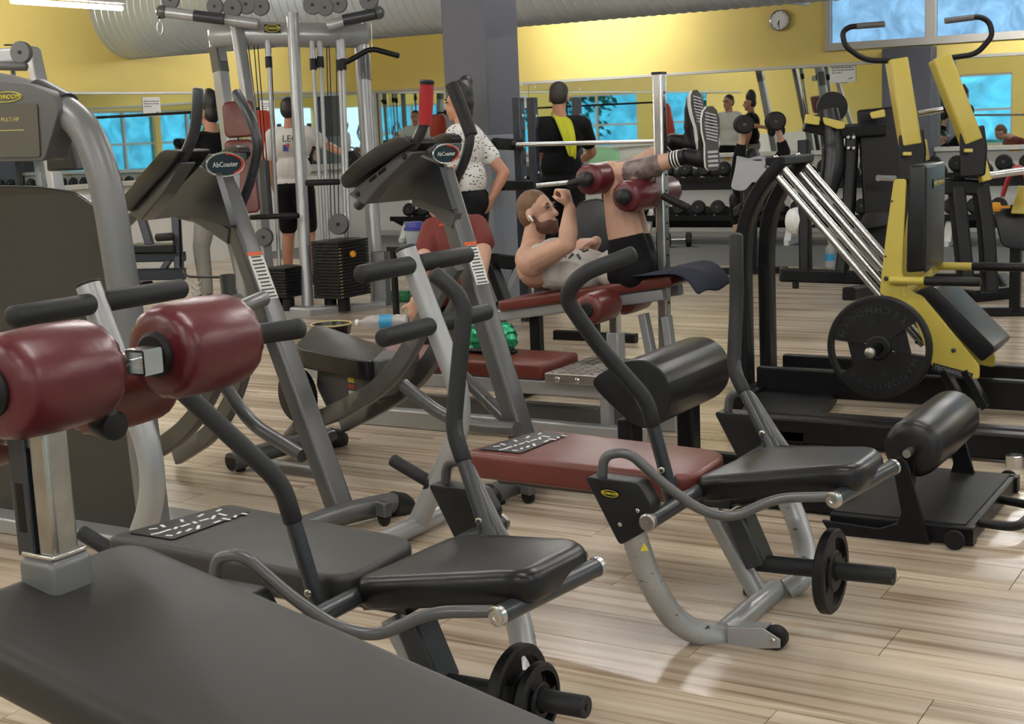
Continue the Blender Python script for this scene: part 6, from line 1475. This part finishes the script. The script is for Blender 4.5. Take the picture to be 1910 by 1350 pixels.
# small glass and bottle on the floor near the machines
gl = PZ(1893, 872, 0); tag(build('steel_ring', MB().lathe(gl, (0, 0, 1), [(0, .03), (0, .036), (.05, .038), (.052, .030), (.004, .028)], 24), M_CHROME), 'small steel cup on the floor at the right edge by the platform', 'cup')
bottle(PZ(1548, 500, 0), (0, 0, 1), .26, .045, M_CLEARPET, 'clear water bottle standing on the floor behind the chrome rails', M_BLUELABEL)
# dark bench at the left under the mirror
lb2_ = thing('weight_bench', 'dark navy bench press station at the far left below the mirror', 'weight bench', PZ(290, 545, 0))
def G(u, v, D=12.0): return PD(u, v, D)
for P in (((232, 400), (246, 520)), ((328, 395), (335, 515)), ((262, 398), (282, 462))):
    build('post', MB().tube([G(*P[0]), G(*P[1])], .03, rect=(.04, .035), up=CR), M_DENIM, lb2_)
build('bench_pad', MB().tube([G(250, 462), G(330, 462)], .03, rect=(.13, .035)), M_LEATHER, lb2_, bevel=.01)
build('beam', MB().tube([G(240, 480), G(345, 478)], .03, rect=(.04, .04)), M_DENIM, lb2_)
build('floor_beam', MB().tube([G(240, 512), G(345, 510)], .03, rect=(.05, .05)), M_DENIM, lb2_)
build('brace', MB().tube([G(320, 478), G(300, 510)], .03, rect=(.03, .025), up=CR), M_DENIM, lb2_)
build('arm_roller', MB().tube([G(293, 443, 11.8), G(322, 441, 11.8)], .035, 14, roundcap=True), M_FOAM, lb2_)
build('foot_block', MB().tube([G(240, 536, 11.2), G(276, 536, 11.0)], .04, rect=(.05, .05)), M_BLACK, lb2_)
# trees outside the windows, seen in the mirrors
def tree(x, y, h, lab):
    t = thing('tree', lab, 'tree', (x, y, -.2), 'trees outside the windows'); random.seed(int(x*7+y*3))
    build('trunk', MB().tube([V((x, y, -.2)), V((x+.1, y, h*.5)), V((x, y+.1, h*.8))], [.16, .12, .05], 10), M_BARK, t)
    lv = MB()
    for i in range(700):
        a_ = random.uniform(0, 6.28); rr = random.uniform(.2, 1)**.5*1.7; zz = h*.65+random.gauss(0, h*.17); c = V((x+rr*math.cos(a_), y+rr*math.sin(a_), max(.3, zz))); n = V((random.uniform(-1, 1), random.uniform(-1, 1), random.uniform(-.3, 1))).normalized(); u2 = n.orthogonal().normalized(); w2 = n.cross(u2); s = random.uniform(.10, .2)
        lv.add([c-u2*s, c+w2*s*.5, c+u2*s, c-w2*s*.5], [(0, 1, 2, 3)])
    lo = build('foliage', lv, M_LEAF, t, smooth=False); lo['kind'] = 'stuff'
for i, (x, y) in enumerate(((12, 1), (12.8, 5.5), (11.8, 10), (13, 13.5), (-6, -12.5), (1, -13))):
    tree(x, y, 4.2, 'leafy tree standing outside the building, seen only in the wall mirrors')
struct(build('ground_outside', sum_boxes([(XR+.3, 40, -30, 40, -.3, -.2), (-40, 40, -40, YF-.3, -.3, -.2)]), mat('lawn', (.10, .17, .07), .9, var=.2)))
# low box the man in red sits on, and the post under the pulldown seat
sp_ = S(855, 548); bxz = sp_.z-.09
bxo = thing('sitting_box', 'low black box under the man in the rust red shirt', 'box', V((sp_.x, sp_.y, 0)))
build('box_body', MB().abox(sp_.x-.22, sp_.x+.22, sp_.y-.2, sp_.y+.2, 0, bxz-.03), M_BLACK, bxo, bevel=.01)
build('box_top', MB().abox(sp_.x-.225, sp_.x+.225, sp_.y-.205, sp_.y+.205, bxz-.03, bxz), M_LEATHER, bxo, bevel=.012)
sq2 = YK(1895, 465, 9.45)
build('seat_post', MB().tube([V((sq2.x, sq2.y, .03)), sq2+V((0, 0, .05))], .03, rect=(.035, .035), up=(1, 0, 0)), M_BLACK, yp_)
build('seat_foot', MB().tube([V((sq2.x-.3, sq2.y-.1, .03)), V((sq2.x+.3, sq2.y+.1, .03))], .03, rect=(.03, .03)), M_BLACK, yp_)
